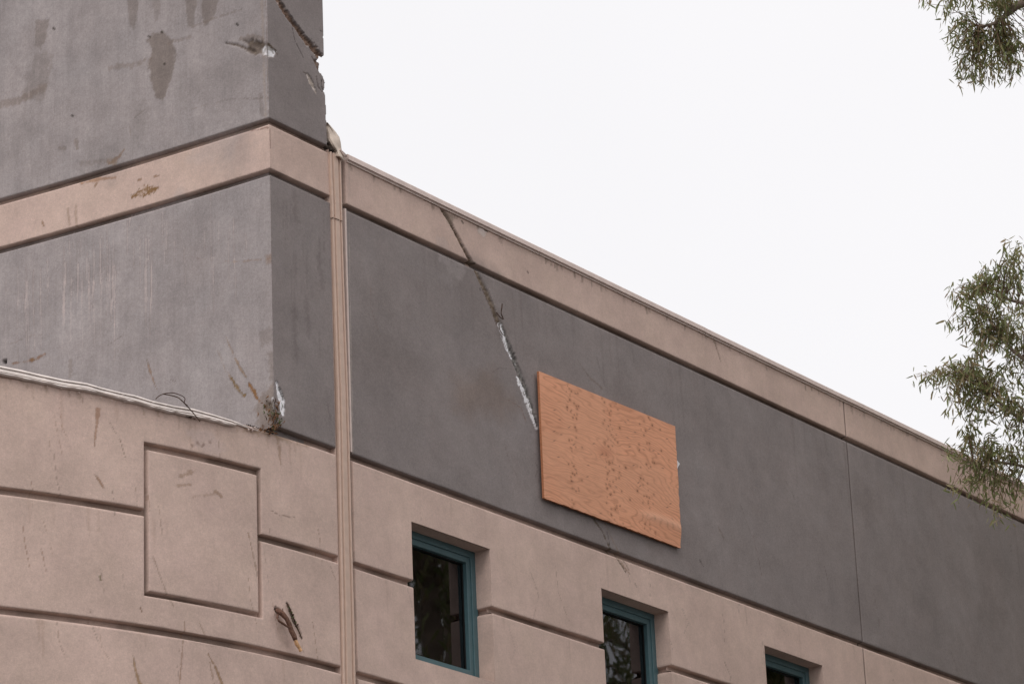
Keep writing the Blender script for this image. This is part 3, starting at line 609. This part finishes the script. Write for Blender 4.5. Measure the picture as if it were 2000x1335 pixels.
def lump(name, pts, mat, r=.02, n=9, sq=1.0):
    b = MB()
    for p in pts:
        p = Vector(p); rings = []; a0 = random.random()*6
        for k in range(5):
            t = -1+2*k/4; rad = r*math.sqrt(max(.05, 1-t*t))
            rings.append([p+Vector((math.cos(a0+j*6.283/n)*rad*random.uniform(.6, 1.2), math.sin(a0+j*6.283/n)*rad*random.uniform(.6, 1.2)*sq, t*r*random.uniform(.6, 1))) for j in range(n)])
        b.loft(rings)
    return b.mesh(name, mat)
bpart('torn_hole', lump('torn_hole', [onY(x, y, -.02) for x, y in [(639,287),(643,288),(647,290),(650,293),(645,291.5)]], M['joint'], .020, sq=.5), label='small black torn hole under the membrane flap')
bpart('flashing_scrap', MB().tube([onY(664,292,-.03), onY(672,303,-.03), onY(677,306,-.02)], [.008, .022, .008], 5, .4).mesh('flashing_scrap', M['coping']))

# coping sections along the parapet
xs0, k = XJ1+.015, 0
while xs0 < XE:
    x1 = min(xs0+3.05, XE); dz = [0, .001, -.001, .0015, 0, 0, 0][k % 7]
    prof_c = [(.0, 12.985), (-.014, 12.985), (-.016, 12.999), (-.022, 13.002), (-.034, 13.006), (-.030, 13.052), (-.024, 13.060), (.25, 13.078), (.30, 13.02), (.30, 12.985)]
    rings = []
    for x in np.linspace(xs0, x1-.006, 14):
        w1 = .0012*math.sin(x*2.1)+.0008*math.sin(x*6.3); rings.append([(x, y+w1, z+dz+w1) for y, z in prof_c])
    bpart('coping', MB().loft(rings).mesh('coping', M['coping'])); xs0 = x1; k += 1
# coping of the curved bay: three creased, bent lips
def bay_coping():
    top = [(-1100,455),(-700,545),(-300,640),(0,713),(40,721),(83,731),(124,740),(170,747),(196,755),(240,766),(262,770),(300,782),(340,791),(378,797),(420,809),(455,820),(462,825)]
    thk = [.07,.07,.07,.074,.074,.072,.068,.066,.062,.060,.070,.062,.064,.068,.058,.050,.022]
    rings = []; T = np.linspace(3, len(top)-1, 110); T = T[T >= 3]
    for t in T:
        i = min(int(t), len(top)-2); f = t-i; px = top[i][0]*(1-f)+top[i+1][0]*f; py = top[i][1]*(1-f)+top[i+1][1]*f; th = thk[i]*(1-f)+thk[i+1]*f
        s, z = pD(px, py, .035); jit = .0012*math.sin(t*5.1)
        ch = .010*(vnoise(np.array(t*3.3), np.array(2.0), 4)-.5)+.004*(vnoise(np.array(t*17.), np.array(5.0), 6)-.5); lb_ = -th+float(ch)
        P = [(-.03, -.01), (-.01, lb_), (.030, lb_), (.041+jit, lb_+.007), (.035, -.80*th), (.018, -.76*th), (.036+jit, -.69*th), (.027, -.34*th), (.010, -.30*th), (.036+jit, -.22*th), (.028, 0), (.0, .010), (-.02, .012), (-.05, .012)]
        rings.append([sD(np.array(s), np.array(z+b_), np.array(a_)) for a_, b_ in P])
    # carry on to the left, out of sight
    s0, z0 = pD(0, 713, .035); pre = []
    for s in np.linspace(-10.4, s0-.02, 30):
        th = .074; P = [(-.03, -.01), (-.01, -th), (.030, -th), (.041, -th+.007), (.035, -.80*th), (.018, -.76*th), (.036, -.69*th), (.027, -.34*th), (.010, -.30*th), (.036, -.22*th), (.028, 0), (.0, .010), (-.02, .012), (-.05, .012)]
        pre.append([sD(np.array(s), np.array(z0+b_), np.array(a_)) for a_, b_ in P])
    return MB().loft(pre+rings).mesh('coping', M['membrane'])
bpart('coping', bay_coping(), label='bent cream metal coping on the curved bay')
eb = MB(); pts = [pD(x, y, .02) for x, y in [(440,818),(464,826),(480,832),(490,836),(505,840)]]
eb.tube([tuple(sD(np.array(s), np.array(z), np.array(.012))) for s, z in pts], [.012, .012, .009, .007, .005], 5, .2)
bpart('torn_edge', eb.mesh('torn_edge', M['membrane']), label='thin torn strip at the end of the curved coping')

# windows
fr_mesh = {}
for wi, (a, b) in enumerate(WIN):
    w = bpy.data.objects.new('window', None); col.objects.link(w); w.parent = bld; w.matrix_parent_inverse = Matrix.Translation((-XC, 0, 0)); w.location = (a, 0, WZ0)
    W, H = b-a, WZ1-WZ0; yd = .205
    def local(me_fn, name, key, **p):
        if key not in fr_mesh: fr_mesh[key] = me_fn()
        return link(name, fr_mesh[key], w, **p)
    if wi == 0: w['label'] = 'teal-framed window with a pale roller blind just inside its top'
    # reveal plates (upper and lower at each side, wrapped by the groove), head, sill
    zg = Z3-WZ0
    jr = lambda s, z, h: np.stack([W-h*1.0+0*s, s, z], -1)      # right jamb faces left
    jl = lambda s, z, h: np.stack([0+h*1.0+0*s, s, z], -1)
    kw = dict(mat='tan', ds=.02, dz=.02, marks=False, mitres=[(0, 1)])
    local(lambda: panel('F', 0, yd, zg, H, B='B', surf=jr, **kw), 'reveal', 'r1'); local(lambda: panel('F', 0, yd, 0, zg, T='T', surf=jr, **kw), 'reveal', 'r2')
    local(lambda: panel('F', 0, yd, zg, H, B='B', surf=jl, **kw), 'reveal', 'r3'); local(lambda: panel('F', 0, yd, 0, zg, T='T', surf=jl, **kw), 'reveal', 'r4')
    local(lambda: MB().box((-.05, .012, H), (W+.05, yd, H+.05)).mesh('head', M['tan']), 'head', 'hd')
    local(lambda: MB().box((-.05, .012, -.05), (W+.05, yd, 0)).mesh('sill', M['tan']), 'sill', 'sl')
    def ring(o, t, y0, y1, mat, name, bev=.004):
        bb = MB(); x0, x1, z0, z1 = o, W-o, o, H-o
        def sect(p): return p
        R4 = lambda x0, x1, z0, z1, y: [(x0, y, z0), (x1, y, z0), (x1, y, z1), (x0, y, z1)]
        bb.loft([R4(x0, x1, z0, z1, y1), R4(x0, x1, z0, z1, y0+bev), R4(x0+bev, x1-bev, z0+bev, z1-bev, y0), R4(x0+t-bev, x1-t+bev, z0+t-bev, z1-t+bev, y0), R4(x0+t, x1-t, z0+t, z1-t, y0+bev), R4(x0+t, x1-t, z0+t, z1-t, y1)], caps=False)
        return bb.mesh(name, mat)
    local(lambda: ring(-.02, .085, .17, .26, M['frame'], 'frame'), 'frame', 'fr'); local(lambda: ring(.065, .055, .182, .27, M['frame'], 'sash'), 'sash', 'sa')
    local(lambda: ring(.120, .010, .225, .27, M['gasket'], 'gasket', .001), 'gasket', 'ga')
    local(lambda: MB().box((.12, .236, .12), (W-.12, .242, H-.12)).mesh('pane', M['glass']), 'pane', 'pa')
    def room():
        bb = MB(); t = .03
        bb.box((-.4, .30, -.8), (-.37, 2.6, H+.5)).box((W+.37, .30, -.8), (W+.4, 2.6, H+.5)).box((-.4, 2.6, -.8), (W+.4, 2.63, H+.5)).box((-.4, .3, -.83), (W+.4, 2.63, -.8)).box((-.4, .3, H+.5), (W+.4, 2.63, H+.53))
        bb.box((-.4, .272, -.8), (.10, .30, H+.5)).box((W-.10, .272, -.8), (W+.4, .30, H+.5)).box((.10, .272, H-.10), (W-.10, .30, H+.5)).box((.10, .272, -.8), (W-.10, .30, .10))
        return bb.mesh('room', M['room'])
    local(room, 'room', 'rm')
    if wi == 0:
        local(lambda: MB().box((.105, .285, H-.27), (W-.105, .291, H-.105)).tube([(.105, .288, H-.275), (W-.105, .288, H-.275)], .010, 8).mesh('roller_blind', M['blind']), 'roller_blind', 'bl')

# ================================================================== PLYWOOD
P0, P1, P2, P3 = [onY(x, y, -.050) for x, y in [(1052,724.5),(1062.5,972),(1331,1069.5),(1318,832)]]   # TL BL BR TR
def plywood():
    nu, nv = 430, 230; u, v = np.meshgrid(np.linspace(0, 1, nu), np.linspace(0, 1, nv), indexing='ij')      # u right, v up
    X = (1-u)*((1-v)*P1[0]+v*P0[0]) + u*((1-v)*P2[0]+v*P3[0]); Z = (1-u)*((1-v)*P1[2]+v*P0[2]) + u*((1-v)*P2[2]+v*P3[2])
    a, b = u*2.44, v*1.28
    Y = -.050 - .010*np.sin(u*3.14)*0 - .006*fbm(a, b, 1.2, 2, 5)
    cr = v-.17+.13*(1-u)*0; crease = np.exp(-((v-.155-.02*np.sin(u*9))/.035)**2)*sstep(.62, .80, u); Y = Y-.007*crease - .010*sstep(.16, 0, v)*sstep(.55, 1, u)*-1
    edge = (np.abs(u-.5) > .4985) | (np.abs(v-.5) > .497)
    X = X + np.where(u > .999, (fbm(b, b*0, 18, 3, 2)-.5)*.02, 0); Z = Z + np.where(v < .002, (fbm(a, a*0, 20, 3, 6)-.5)*.012, 0)
    # rotary-cut veneer figure, flowing along the sheet with cathedrals
    base = np.array([.76, .365, .220])
    wv = (fbm(a*.55, b*2.4, 1.5, 4, 11)-.5)*.75 + (fbm(a*.35, b*.7, 1.1, 2, 12)-.5)*1.1 + .34*np.abs(a-1.55+.25*np.sin(b*4))**1.1*(a > 1.55-.25) + .16*a
    kn = []; r2 = random.Random(5)
    for cu, n in ((.20, 22), (.225, 16), (.26, 12), (.455, 22), (.48, 20), (.505, 20), (.545, 14), (.72, 12), (.76, 16), (.80, 10)):
        for i in range(n):
            kn.append((cu+r2.gauss(0, .010), r2.random(), r2.uniform(.006, .013), r2.uniform(.35, .95)))
    for cu, cv in ((.82, .93), (.71, .68), (.57, .80), (.60, .49), (.71, .45), (.68, .335), (.62, .24), (.80, .16), (.21, .865), (.24, .66), (.19, .80), (.82, .62), (.88, .745), (.88, .92)): kn.append((cu, cv, r2.uniform(.011, .018), .95))
    ring = wv*12 + b*20
    for cu, cv, r, al in kn:
        d2 = ((u-cu)*2.44)**2/(2.2**2) + ((v-cv)*1.28)**2; ring += .35*np.exp(-d2/(r*2.2)**2)
    ph = ring*2*math.pi*1.0
    late = np.clip(.5+.5*np.sin(ph), 0, 1)**5
    fine = fbm(a*3, b*60, 1, 3, 15)-.5
    tone = 1 + .10*(fbm(a, b, 1.3, 4, 14)-.5)*2 + .10*fine
    strip = sstep(.49, .5, u)*.0 
    c = base[None, None, :]*tone[..., None]
    lc = np.array([.40, .165, .085]); wl = (late*(.24+.36*fbm(a, b, 2.2, 3, 19)))[..., None]; c = c*(1-wl)+lc*wl
    pal = sstep(.5, .7, fbm(a*.7, b, 1.6, 3, 23))[..., None]*.22; c = c*(1-pal)+np.array([.72, .40, .26])*pal
    for cu, cv, r, al in kn:
        d2 = ((u-cu)*2.44)**2/1.5 + ((v-cv)*1.28)**2; hl = np.exp(-d2/(r*1.5)**2)[..., None]*.5; c = c*(1-hl)+np.array([.36, .15, .075])*hl
        kk = np.exp(-(d2/(r*.62)**2)**1.5)[..., None]*al*.85; c = c*(1-kk)+np.array([.085, .038, .022])*kk
    for i in range(34):     # knife marks, splits
        cu, cv = r2.uniform(.03, .97), r2.uniform(.04, .96); ang = r2.uniform(-.3, .6); dx, dz_ = (u-cu)*2.44, (v-cv)*1.28
        p = dx*math.cos(ang)+dz_*math.sin(ang); q = -dx*math.sin(ang)+dz_*math.cos(ang); kk = (np.exp(-(p/.022)**2-(q/.0045)**2)*.8)[..., None]; c = c*(1-kk)+np.array([.10, .045, .03])*kk
    rd = np.exp(-(((u-.45)/.06)**2+((v-.55-.3*(u-.45))/.05)**2))[..., None]*.35; c = c*(1-rd)+np.array([.38, .12, .06])*rd
    lt = crease[..., None]*.35; c = c*(1-lt)+np.array([.80, .50, .36])*lt
    c = np.clip(c, .02, .9)
    rgba = np.concatenate([c, np.ones(c.shape[:2]+(1,))], -1).reshape(-1, 4)
    V = np.stack([X, Y, Z], -1).reshape(-1, 3); idx = np.arange(nu*nv).reshape(nu, nv)
    Q = np.stack([idx[:-1, :-1], idx[1:, :-1], idx[1:, 1:], idx[:-1, 1:]], -1).reshape(-1, 4)
    bd = list(idx[:, 0])+list(idx[-1, 1:])+list(idx[-2::-1, -1])+list(idx[0, -2:0:-1]); m = len(V); nb = len(bd)
    E = V[bd].copy(); E2 = E.copy(); E2[:, 1] += .024; ec = np.tile(np.array([[.42, .17, .085, 1]]), (nb, 1)); ec[:, :3] *= (1+.3*(rng.random((nb, 1))-.5))
    V = np.concatenate([V, E, E2]); rgba = np.concatenate([rgba, ec, ec]); i = np.arange(nb); j = (i+1) % nb
    Q = np.concatenate([Q, np.stack([m+i, m+nb+i, m+nb+j, m+j], -1)])
    bq = [[m+nb+0, m+nb+nu+nv-2+nu-1, m+nb+nu+nv-2, m+nb+nu-1]]
    return mesh_np('plywood_sheet', V, np.concatenate([Q, np.array(bq)]), M['ply'], rgba)
ply = link('plywood_sheet', plywood(), label='orange-brown plywood sheet fixed over the gray stucco wall', category='plywood board')
pv = [onY(x, y, -.028) for x, y in [(1312,890),(1312,925),(1321,925),(1324,912),(1328,905),(1323,899),(1320,895)]]
ps = MB(); ps.loft([[tuple(p) for p in pv], [tuple(p+np.array([0, .008, 0])) for p in pv]])
link('foam_scrap', ps.mesh('foam_scrap', M['white']), label='small white scrap poking out behind the right edge of the plywood sheet', category='scrap')

# ================================================================== DEBRIS
def dP(x, y, off): s, z = pD(x, y, off); return tuple(sD(np.array(s), np.array(z), np.array(off)))
br = empty('broken_branch', dP(560, 1225, 0), 'forked brown branch stub with pale split end stuck in the tan curved wall', 'branch')
def place(par, name, me, **p):
    o = link(name, me, par, **p); o.matrix_parent_inverse = Matrix.Translation(-par.location); return o
place(br, 'stem', MB().tube([dP(541,1190,.0), dP(545,1193,.03), dP(552,1199,.05), dP(560,1207,.06), dP(566,1219,.065), dP(569,1230,.07), dP(574,1241,.075), dP(577,1249,.08)], [.018,.022,.022,.020,.019,.022,.021,.020], 9, .18).mesh('stem', M['bark'], True))
place(br, 'split_end', MB().tube([dP(576.5,1248,.08), dP(580,1256,.085), dP(585,1264,.09), dP(588,1271,.095)], [.017,.018,.016,.015], 6, .25).mesh('split_end', M['wood']), label='pale splintered end')
place(br, 'side_shoot', MB().tube([dP(543,1198,.02), dP(541,1205,.05), dP(545,1212,.07), dP(553,1217,.075), dP(560,1222,.07), dP(566,1226,.07)], [.008,.009,.009,.010,.009,.008], 6, .2).mesh('side_shoot', M['bark'], True))
place(br, 'side_shoot', MB().tube([dP(555,1203,.05), dP(553,1195,.06), dP(552,1187,.065)], [.007,.005,.003], 5).mesh('side_shoot', M['bark'], True))
place(br, 'side_shoot', MB().tube([dP(549,1199,.05), dP(548,1192,.06)], [.006,.003], 5).mesh('side_shoot', M['bark'], True))
place(br, 'side_shoot', MB().tube([dP(566,1223,.07), dP(571,1224,.09)], [.009,.006], 5, .3).mesh('side_shoot', M['bark'], True))
sl = empty('twig_in_crack', dP(575, 1212, 0), 'thin dark leafy twig wedged in the slit beside the branch stub', 'twig')
place(sl, 'stem', MB().tube([dP(561,1177,.01), dP(566,1188,.02), dP(572,1203,.01), dP(579,1221,.015), dP(590,1246,.01)], [.004,.006,.006,.005,.003], 5, .3).mesh('stem', M['twig']))
for i in range(9):
    t = i/8; x = 563+t*18; y = 1183+t*38; d = random.uniform(-4, 4)
    place(sl, 'leaf', MB().tube([dP(x, y, .012), dP(x+d*.6, y-3, .03), dP(x+d, y-1, .035)], [.003, .007, .001], 4).mesh('leaf', M['greenlitter'] if i % 2 else M['twig']))
def wire(name, pts, r, mat, lab, cat):
    # smooth the hand-placed points
    P = np.array(pts); out = []
    for i in range(len(P)-1):
        p0, p1, p2, p3 = P[max(i-1, 0)], P[i], P[i+1], P[min(i+2, len(P)-1)]
        for t in np.linspace(0, 1, 6)[:-1]: out.append(.5*((2*p1)+(-p0+p2)*t+(2*p0-5*p1+4*p2-p3)*t*t+(-p0+3*p1-3*p2+p3)*t**3))
    out.append(P[-1]); link(name, MB().tube([tuple(q) for q in out], r, 5, .15).mesh(name, mat), label=lab, category=cat)
wire('thin_twig', [dP(318,769,.05), dP(330,771,.06), dP(343,774,.07), dP(352,779,.09), dP(363,790,.09), dP(375,803,.07), dP(391,823,.08)], .0048, M['twig'], 'long dark twig hanging over the curved cream coping', 'twig')
wire('thin_twig', [dP(304,779,.04), dP(312,772,.05), dP(323,768,.06), dP(338,767,.07), dP(352,771,.07), dP(361,777,.06), dP(360,786,.05), dP(366,791,.04)], .0040, M['twig'], 'arched thin brown twig rising above the curved cream coping', 'twig')
fy = lambda x, y, Y: tuple(onY(x, y, Y))
wire('crack_twig', [fy(970,610,-.01), fy(976,618,-.03), fy(981,622,-.03), fy(983,622,-.03), fy(979,612,-.03), fy(980,602,-.04), fy(981,593,-.05)], .0055, M['twig'], 'hooked dark twig sticking out of the diagonal crack above the white filling', 'twig')
wire('crack_fibre', [fy(974,632,-.01), fy(976,642,-.03), fy(981,652,-.03), fy(986,655,-.01)], .004, M['twig'], 'short curled dark fibre at the top of the white filling', 'fibre')
rb2 = random.Random(11)
def crumbs(name, spots, mat, lab, cat, r=(.006, .016)):
    root = empty(name, dP(*spots[0], .018), lab, cat)
    for x, y in spots:
        b = MB()
        p = Vector(dP(x, y, .018)); n = 6; rad = rb2.uniform(*r); rings = []
        for t in (-1, -.4, .4, 1):
            q = rad*math.sqrt(max(.1, 1-t*t*.9)); rings.append([p+Vector((math.cos(j*1.047)*q*rb2.uniform(.5, 1.3), math.sin(j*1.047)*q*rb2.uniform(.5, 1.3), t*rad*.8)) for j in range(n)])
        b.loft(rings); place(root, 'crumb', b.mesh('crumb', mat))
crumbs('stucco_crumb', [(231,771),(237,774),(234,777),(240,772)], M['membrane'], 'small pale crumb of stucco hanging under the left part of the curved coping', 'debris')
crumbs('stucco_crumb', [(334+i*4+rb2.uniform(-2, 2), 797+i*1.7+rb2.uniform(-2, 3)) for i in range(12)], M['twig'], 'ragged dark crumbs stuck under the coping beneath the long twig', 'debris', (.005, .013))
crumbs('stucco_crumb', [(336+i*8+rb2.uniform(-2, 2), 796+i*3+rb2.uniform(-2, 3)) for i in range(7)], M['coping'], 'pale stucco crumbs among the dark ones beneath the long twig', 'debris', (.006, .012))
crumbs('stucco_crumb', [(490+rb2.uniform(-5, 10), 836+rb2.uniform(-2, 6)) for i in range(10)], M['coping'], 'pinkish broken stucco lumps at the end of the curved coping', 'debris', (.006, .016))
crumbs('stucco_crumb', [(60+i*19+rb2.uniform(-8, 8), 736+(60+i*19)*.205+rb2.uniform(-3, 4)) for i in range(20)], M['coping'], 'row of tiny chipped stucco crumbs along the underside of the curved coping', 'debris', (.004, .011))
crumbs('stucco_crumb', [(505+i*3.2+rb2.uniform(-2, 2), 838+i*.8+rb2.uniform(-3, 5)) for i in range(13)], M['litter'], 'brown crumbly debris at the foot of the tower corner', 'debris', (.005, .013))
crumbs('dark_gap', [(482+i*3.5, 828.5+i*1.1) for i in range(5)]+[(500+i*4, 834+i*1.4) for i in range(9)], M['joint'], 'black ragged gap between the coping end and the tower corner', 'gap', (.006, .013))
lt = empty('leaf_litter', dP(535, 815, 0), 'clump of dry leaves and bark caught at the bottom of the tower corner', 'leaf litter')
for i in range(95):
    t = rb2.random(); x = 540+rb2.gauss(0, 4)-abs(rb2.gauss(0, 9))*(1.1-t); y = 778+58*t**.7+rb2.gauss(0, 3); L_ = rb2.uniform(.025, .08); an = rb2.uniform(0, 6.28); p = np.array(fy(x, y, -.015-.02*rb2.random()))
    if x < 541: p[1] += (541-x)*.004
    d = np.array([math.cos(an)*.6, -.25, math.sin(an)])*L_; m1 = p+d*.5+np.array([0, -.008, 0])
    place(lt, 'leaf', MB().tube([tuple(p), tuple(m1), tuple(p+d)], [.002, rb2.uniform(.003, .008), .001], 4).mesh('leaf', M[rb2.choice(['litter', 'twig', 'greenlitter', 'litter'])]))

# ================================================================== GROUND
gm = mesh_np('ground', [(-900, -900, 0), (900, -900, 0), (900, 900, 0), (-900, 900, 0)], [[0, 1, 2, 3]], M['ground']); link('ground', gm, kind='structure')

# ================================================================== TREES
def leaf_verts(p, d, side, L, W):
    nrm = np.cross(d, side); a = p; b = p+d*L*.3+side*W; c = p+d*L*.3-side*W; e = p+d*L*.68+side*W*.75+nrm*L*.07; f = p+d*L*.68-side*W*.75+nrm*L*.07; g = p+d*L+nrm*L*.17
    return [a, b, c, e, f, g]
LQ = [(0, 2, 1, 1), (1, 2, 4, 3), (3, 4, 5, 5)]
def leaves_mesh(name, specs, rg):
    V = []; T = []
    for p, d, s, L, W in specs: V += leaf_verts(p, d, s, L, W); T += [rg.random()]*6
    F = []
    for i in range(len(specs)): o = 6*i; F += [[o, o+2, o+1], [o+1, o+2, o+4], [o+1, o+4, o+3], [o+3, o+4, o+5]]
    return mesh_np(name, np.array(V), F, M['leaf'], tone=T)
def catmull(P, n=5):
    P = [np.array(p, float) for p in P]; out = []
    for i in range(len(P)-1):
        p0, p1, p2, p3 = P[max(i-1, 0)], P[i], P[i+1], P[min(i+2, len(P)-1)]
        for t in np.linspace(0, 1, n+1)[:-1]: out.append(.5*((2*p1)+(-p0+p2)*t+(2*p0-5*p1+4*p2-p3)*t*t+(-p0+3*p1-3*p2+p3)*t**3))
    return out+[P[-1]]
tree = empty('eucalyptus_tree', (24.2, -7.6, 0), 'olive green eucalyptus tree with drooping narrow leaves over the right end of the wall', 'tree')
TD = 27.5
def at(px, py, dd=0.0): return CAM + sight(px, py)*(TD+dd)
rt = np.random.default_rng(21)
base = np.array([24.2, -7.6, 0.]); limbs = []
trunk = catmull([base, base+[.1, 0, 3], base+[-.1, .1, 6.5], base+[.15, 0, 10.5], base+[.1, .1, 14.5], base+[-.1, 0, 17]], 6)
place(tree, 'trunk', MB().tube([tuple(p) for p in trunk], list(np.linspace(.24, .06, len(trunk))), 12, .06).mesh('trunk', M['trunk'], True))
limbdef = [([base+[0, 0, 6.3], at(2350,1020), at(2150,900), at(2010,830), at(1900,740)], .05),
           ([base+[0, 0, 7.2], at(2350,840), at(2120,760), at(1985,690), at(1930,620)], .045),
           ([base+[0, 0, 8.5], at(2300,600), at(2100,610), at(1990,590), at(1925,570)], .04),
           ([base+[0, 0, 6.8], at(2250,960), at(2080,930), at(1975,905), at(1900,900)], .03),
           ([base+[0, 0, 10.5], at(2350,-60), at(2150,-60), at(2000,5), at(1975,22), at(1945,45), at(1910,52)], .07),
           ([base+[0, 0, 11.0], at(2300,-180), at(2100,-140), at(1960,-60), at(1870,-30)], .05),
           ([base+[0, 0, 12.2], at(2350,-420), at(2100,-400), at(1950,-330)], .05),
           ([base+[0, 0, 7.5], at(2700,700), at(2950,560)], .05), ([base+[0, 0, 9.8], at(2750,200), at(3000,60)], .05)]
sk = []; lb = MB()
for pts, r in limbdef:
    c = catmull(pts, 7); sk += c[8:]; lb.tube([tuple(p) for p in c], list(np.linspace(r, .006, len(c))), 7, .12)
place(tree, 'limb', lb.mesh('limb', M['trunk'], True), kind='stuff')
SK = np.array(sk)
# foliage masses: centre on the sight line, half sizes in metres (across, up), depth, number of sprays
masses = [(1955,690,.40,.40,.7,56),(1990,770,.20,.45,.5,22),(1905,835,.16,.12,.3,10),(1885,745,.34,.17,.5,28),(1828,738,.17,.07,.2,9),(1795,735,.05,.04,.1,4),(1870,795,.28,.12,.4,20),(1960,800,.34,.34,.7,40),(1990,485,.10,.10,.3,8),(1930,545,.12,.08,.2,6),(1860,590,.08,.10,.2,5),(1855,640,.08,.06,.2,4),(1880,960,.10,.12,.2,5),(1950,985,.22,.10,.2,7),(1900,985,.10,.06,.2,4),(1965,1015,.14,.05,.2,5),(1900,610,.20,.22,.4,20),(1945,560,.22,.22,.4,24),(1985,520,.14,.20,.3,12),
          (1925,660,.16,.14,.3,12),(1890,880,.22,.10,.3,11),(1935,915,.26,.12,.3,14),(1975,885,.20,.22,.4,20),(1895,945,.14,.08,.2,4),(1960,965,.22,.07,.2,7),
          (1985,635,.24,.30,.5,30),(1900,560,.10,.06,.2,3),(1862,580,.06,.05,.2,2),
          (1900,145,.20,.10,.3,24),(1890,95,.20,.08,.3,14),(1950,130,.22,.12,.3,28),(1965,80,.14,.10,.3,13),(1915,5,.22,.06,.3,16),(1975,10,.16,.06,.3,12),(1868,-5,.12,.05,.2,7),(1808,6,.06,.05,.15,4),(1845,25,.08,.06,.2,5),(1915,162,.18,.05,.2,8),(1860,70,.08,.05,.2,5),(1990,130,.12,.16,.3,14),
          (2130,760,.6,.9,1.0,190),(2150,70,.6,.6,.9,150),(1980,-150,.6,.45,.9,90),(2300,-330,1.2,1.0,1.3,230),(2620,450,1.3,1.6,1.3,330),(2140,1010,.5,.35,.7,50),(2340,560,.8,.9,1.0,170),(2420,960,.9,.7,1.0,150)]
specs = []; tw = MB(); inframe = []
for cx, cy_, rw, rh, rd, n in masses:
    c0 = at(cx, cy_)
    for i in range(n):
        while True:
            q = rt.uniform(-1, 1, 3)
            if q@q < 1: break
        tip = c0 + AX_R*q[0]*rw + AX_U*q[1]*rh + AX_F*q[2]*rd
        j = np.argmin(((SK-tip)**2).sum(1) + .35*(SK[:, 0] < -1)); a = SK[j]
        if rt.random() < .5: j = rt.choice(np.argsort(((SK-tip)**2).sum(1))[:6]); a = SK[j]
        ln = np.linalg.norm(tip-a); st = tip+(a-tip)*min(1, .55/max(ln, .01)) if ln > .6 else a
        mid = (st+tip)/2+np.array([0, 0, .05+.06*rt.random()])
        path = catmull([a, st, mid, tip], 4) if ln > .6 else catmull([st, mid, tip], 5)
        tw.tube([tuple(p) for p in path], list(np.linspace(.0042, .0015, len(path))), 3)
        pr = path[-8:]
        nl = rt.integers(11, 19)
        for k_ in range(nl):
            f = rt.random()**.8; x = f*(len(pr)-1); i0 = min(int(x), len(pr)-2); p = pr[i0]+(pr[i0+1]-pr[i0])*(x-i0)
            p = p + rt.normal(0, .035, 3)
            d = np.array([rt.normal(0, .6), rt.normal(0, .6), -.9+rt.normal(0, .5)]); d /= np.linalg.norm(d)
            s = np.cross(d, rt.normal(0, 1, 3)); s /= np.linalg.norm(s)+1e-9
            L = rt.uniform(.05, .105); specs.append((p, d, s, L, L*rt.uniform(.065, .105)))
place(tree, 'twigs', tw.mesh('twigs', M['twigtree']), kind='stuff')
# the leaves that hang free at the edge of the crown are single parts, the mass behind them is one
def px_of(p): q = p-CAM; w_ = q@AX_F; return 1000+F_PX*(q@AX_R)/w_, 667.5-F_PX*(q@AX_U)/w_
score = []
for i, sp_ in enumerate(specs):
    x, y = px_of(sp_[0])
    if x < 2010 and -10 < y < 1345: score.append((sp_[3]*1000 - x*.25 + (40 if y > 860 else 0), i))
score.sort(reverse=True); single = {i for _, i in score[:290]}
place(tree, 'crown', leaves_mesh('crown', [s for i, s in enumerate(specs) if i not in single], rt), kind='stuff')
for i in sorted(single): place(tree, 'leaf', leaves_mesh('leaf', [specs[i]], rt))

def far_tree(loc, H, spread, seed, lab, n=2600, zl=.3):
    r = np.random.default_rng(seed); t = empty('eucalyptus_tree', tuple(loc), lab, 'tree', None); b = np.array(loc, float)
    tr = catmull([b, b+[.2, .1, H*.25], b+[-.1, .2, H*.5], b+[.2, 0, H*.75], b+[0, 0, H*.95]], 5)
    place(t, 'trunk', MB().tube([tuple(p) for p in tr], list(np.linspace(.34, .05, len(tr))), 10, .06).mesh('trunk', M['trunk'], True))
    sp = []; lm = MB()
    for i in range(26):
        k = int(len(tr)*r.uniform(.3, .97)); a = tr[min(k, len(tr)-1)]; an = r.uniform(0, 6.28); d = spread*r.uniform(.45, 1); e = a+np.array([math.cos(an)*d, math.sin(an)*d, r.uniform(.3, 2.2)])
        pth = catmull([a, (a+e)/2+np.array([0, 0, .5]), e], 4); lm.tube([tuple(p) for p in pth], list(np.linspace(.07, .012, len(pth))), 5, .1)
        for j in range(n//26):
            f = r.uniform(.35, 1.05); p = a+(e-a)*f+r.normal(0, .55, 3); d_ = np.array([r.normal(0, .5), r.normal(0, .5), -1]); d_ /= np.linalg.norm(d_); s = np.cross(d_, r.normal(0, 1, 3)); s /= np.linalg.norm(s)
            L = r.uniform(.15, .28)
            if px_of(p)[0] < 2090 and (p-CAM)@AX_F > 0: continue
            sp.append((p, d_, s, L, L*.13))
    place(t, 'limb', lm.mesh('limb', M['trunk'], True), kind='stuff'); place(t, 'crown', leaves_mesh('crown', sp, r), kind='stuff')
far_tree((37.2, -10.2, 0), 17.5, 3.2, 31, 'tall eucalyptus tree across from the wall, mirrored dark in the left teal window', 11000)
far_tree((43.5, -9.6, 0), 17.5, 3.2, 32, 'tall eucalyptus tree across from the wall, mirrored in the middle teal window', 4200)
far_tree((50.0, -9.8, 0), 18.0, 3.6, 33, 'tall eucalyptus tree across from the wall, mirrored in the right teal window', 4200)
far_tree((37.6, -3.9, 0), 18.5, 2.8, 34, 'dense eucalyptus tree close to the right end of the wall, added unseen to shade it', 24000)  # out of view, added to darken the right end of the wall
far_tree((32.6, -7.2, 0), 17.0, 2.4, 35, 'slender dense eucalyptus tree added unseen for more shade between the fine-leaved tree and the shading one', 13000)  # second off-frame crown, put in to block sky light from the wall
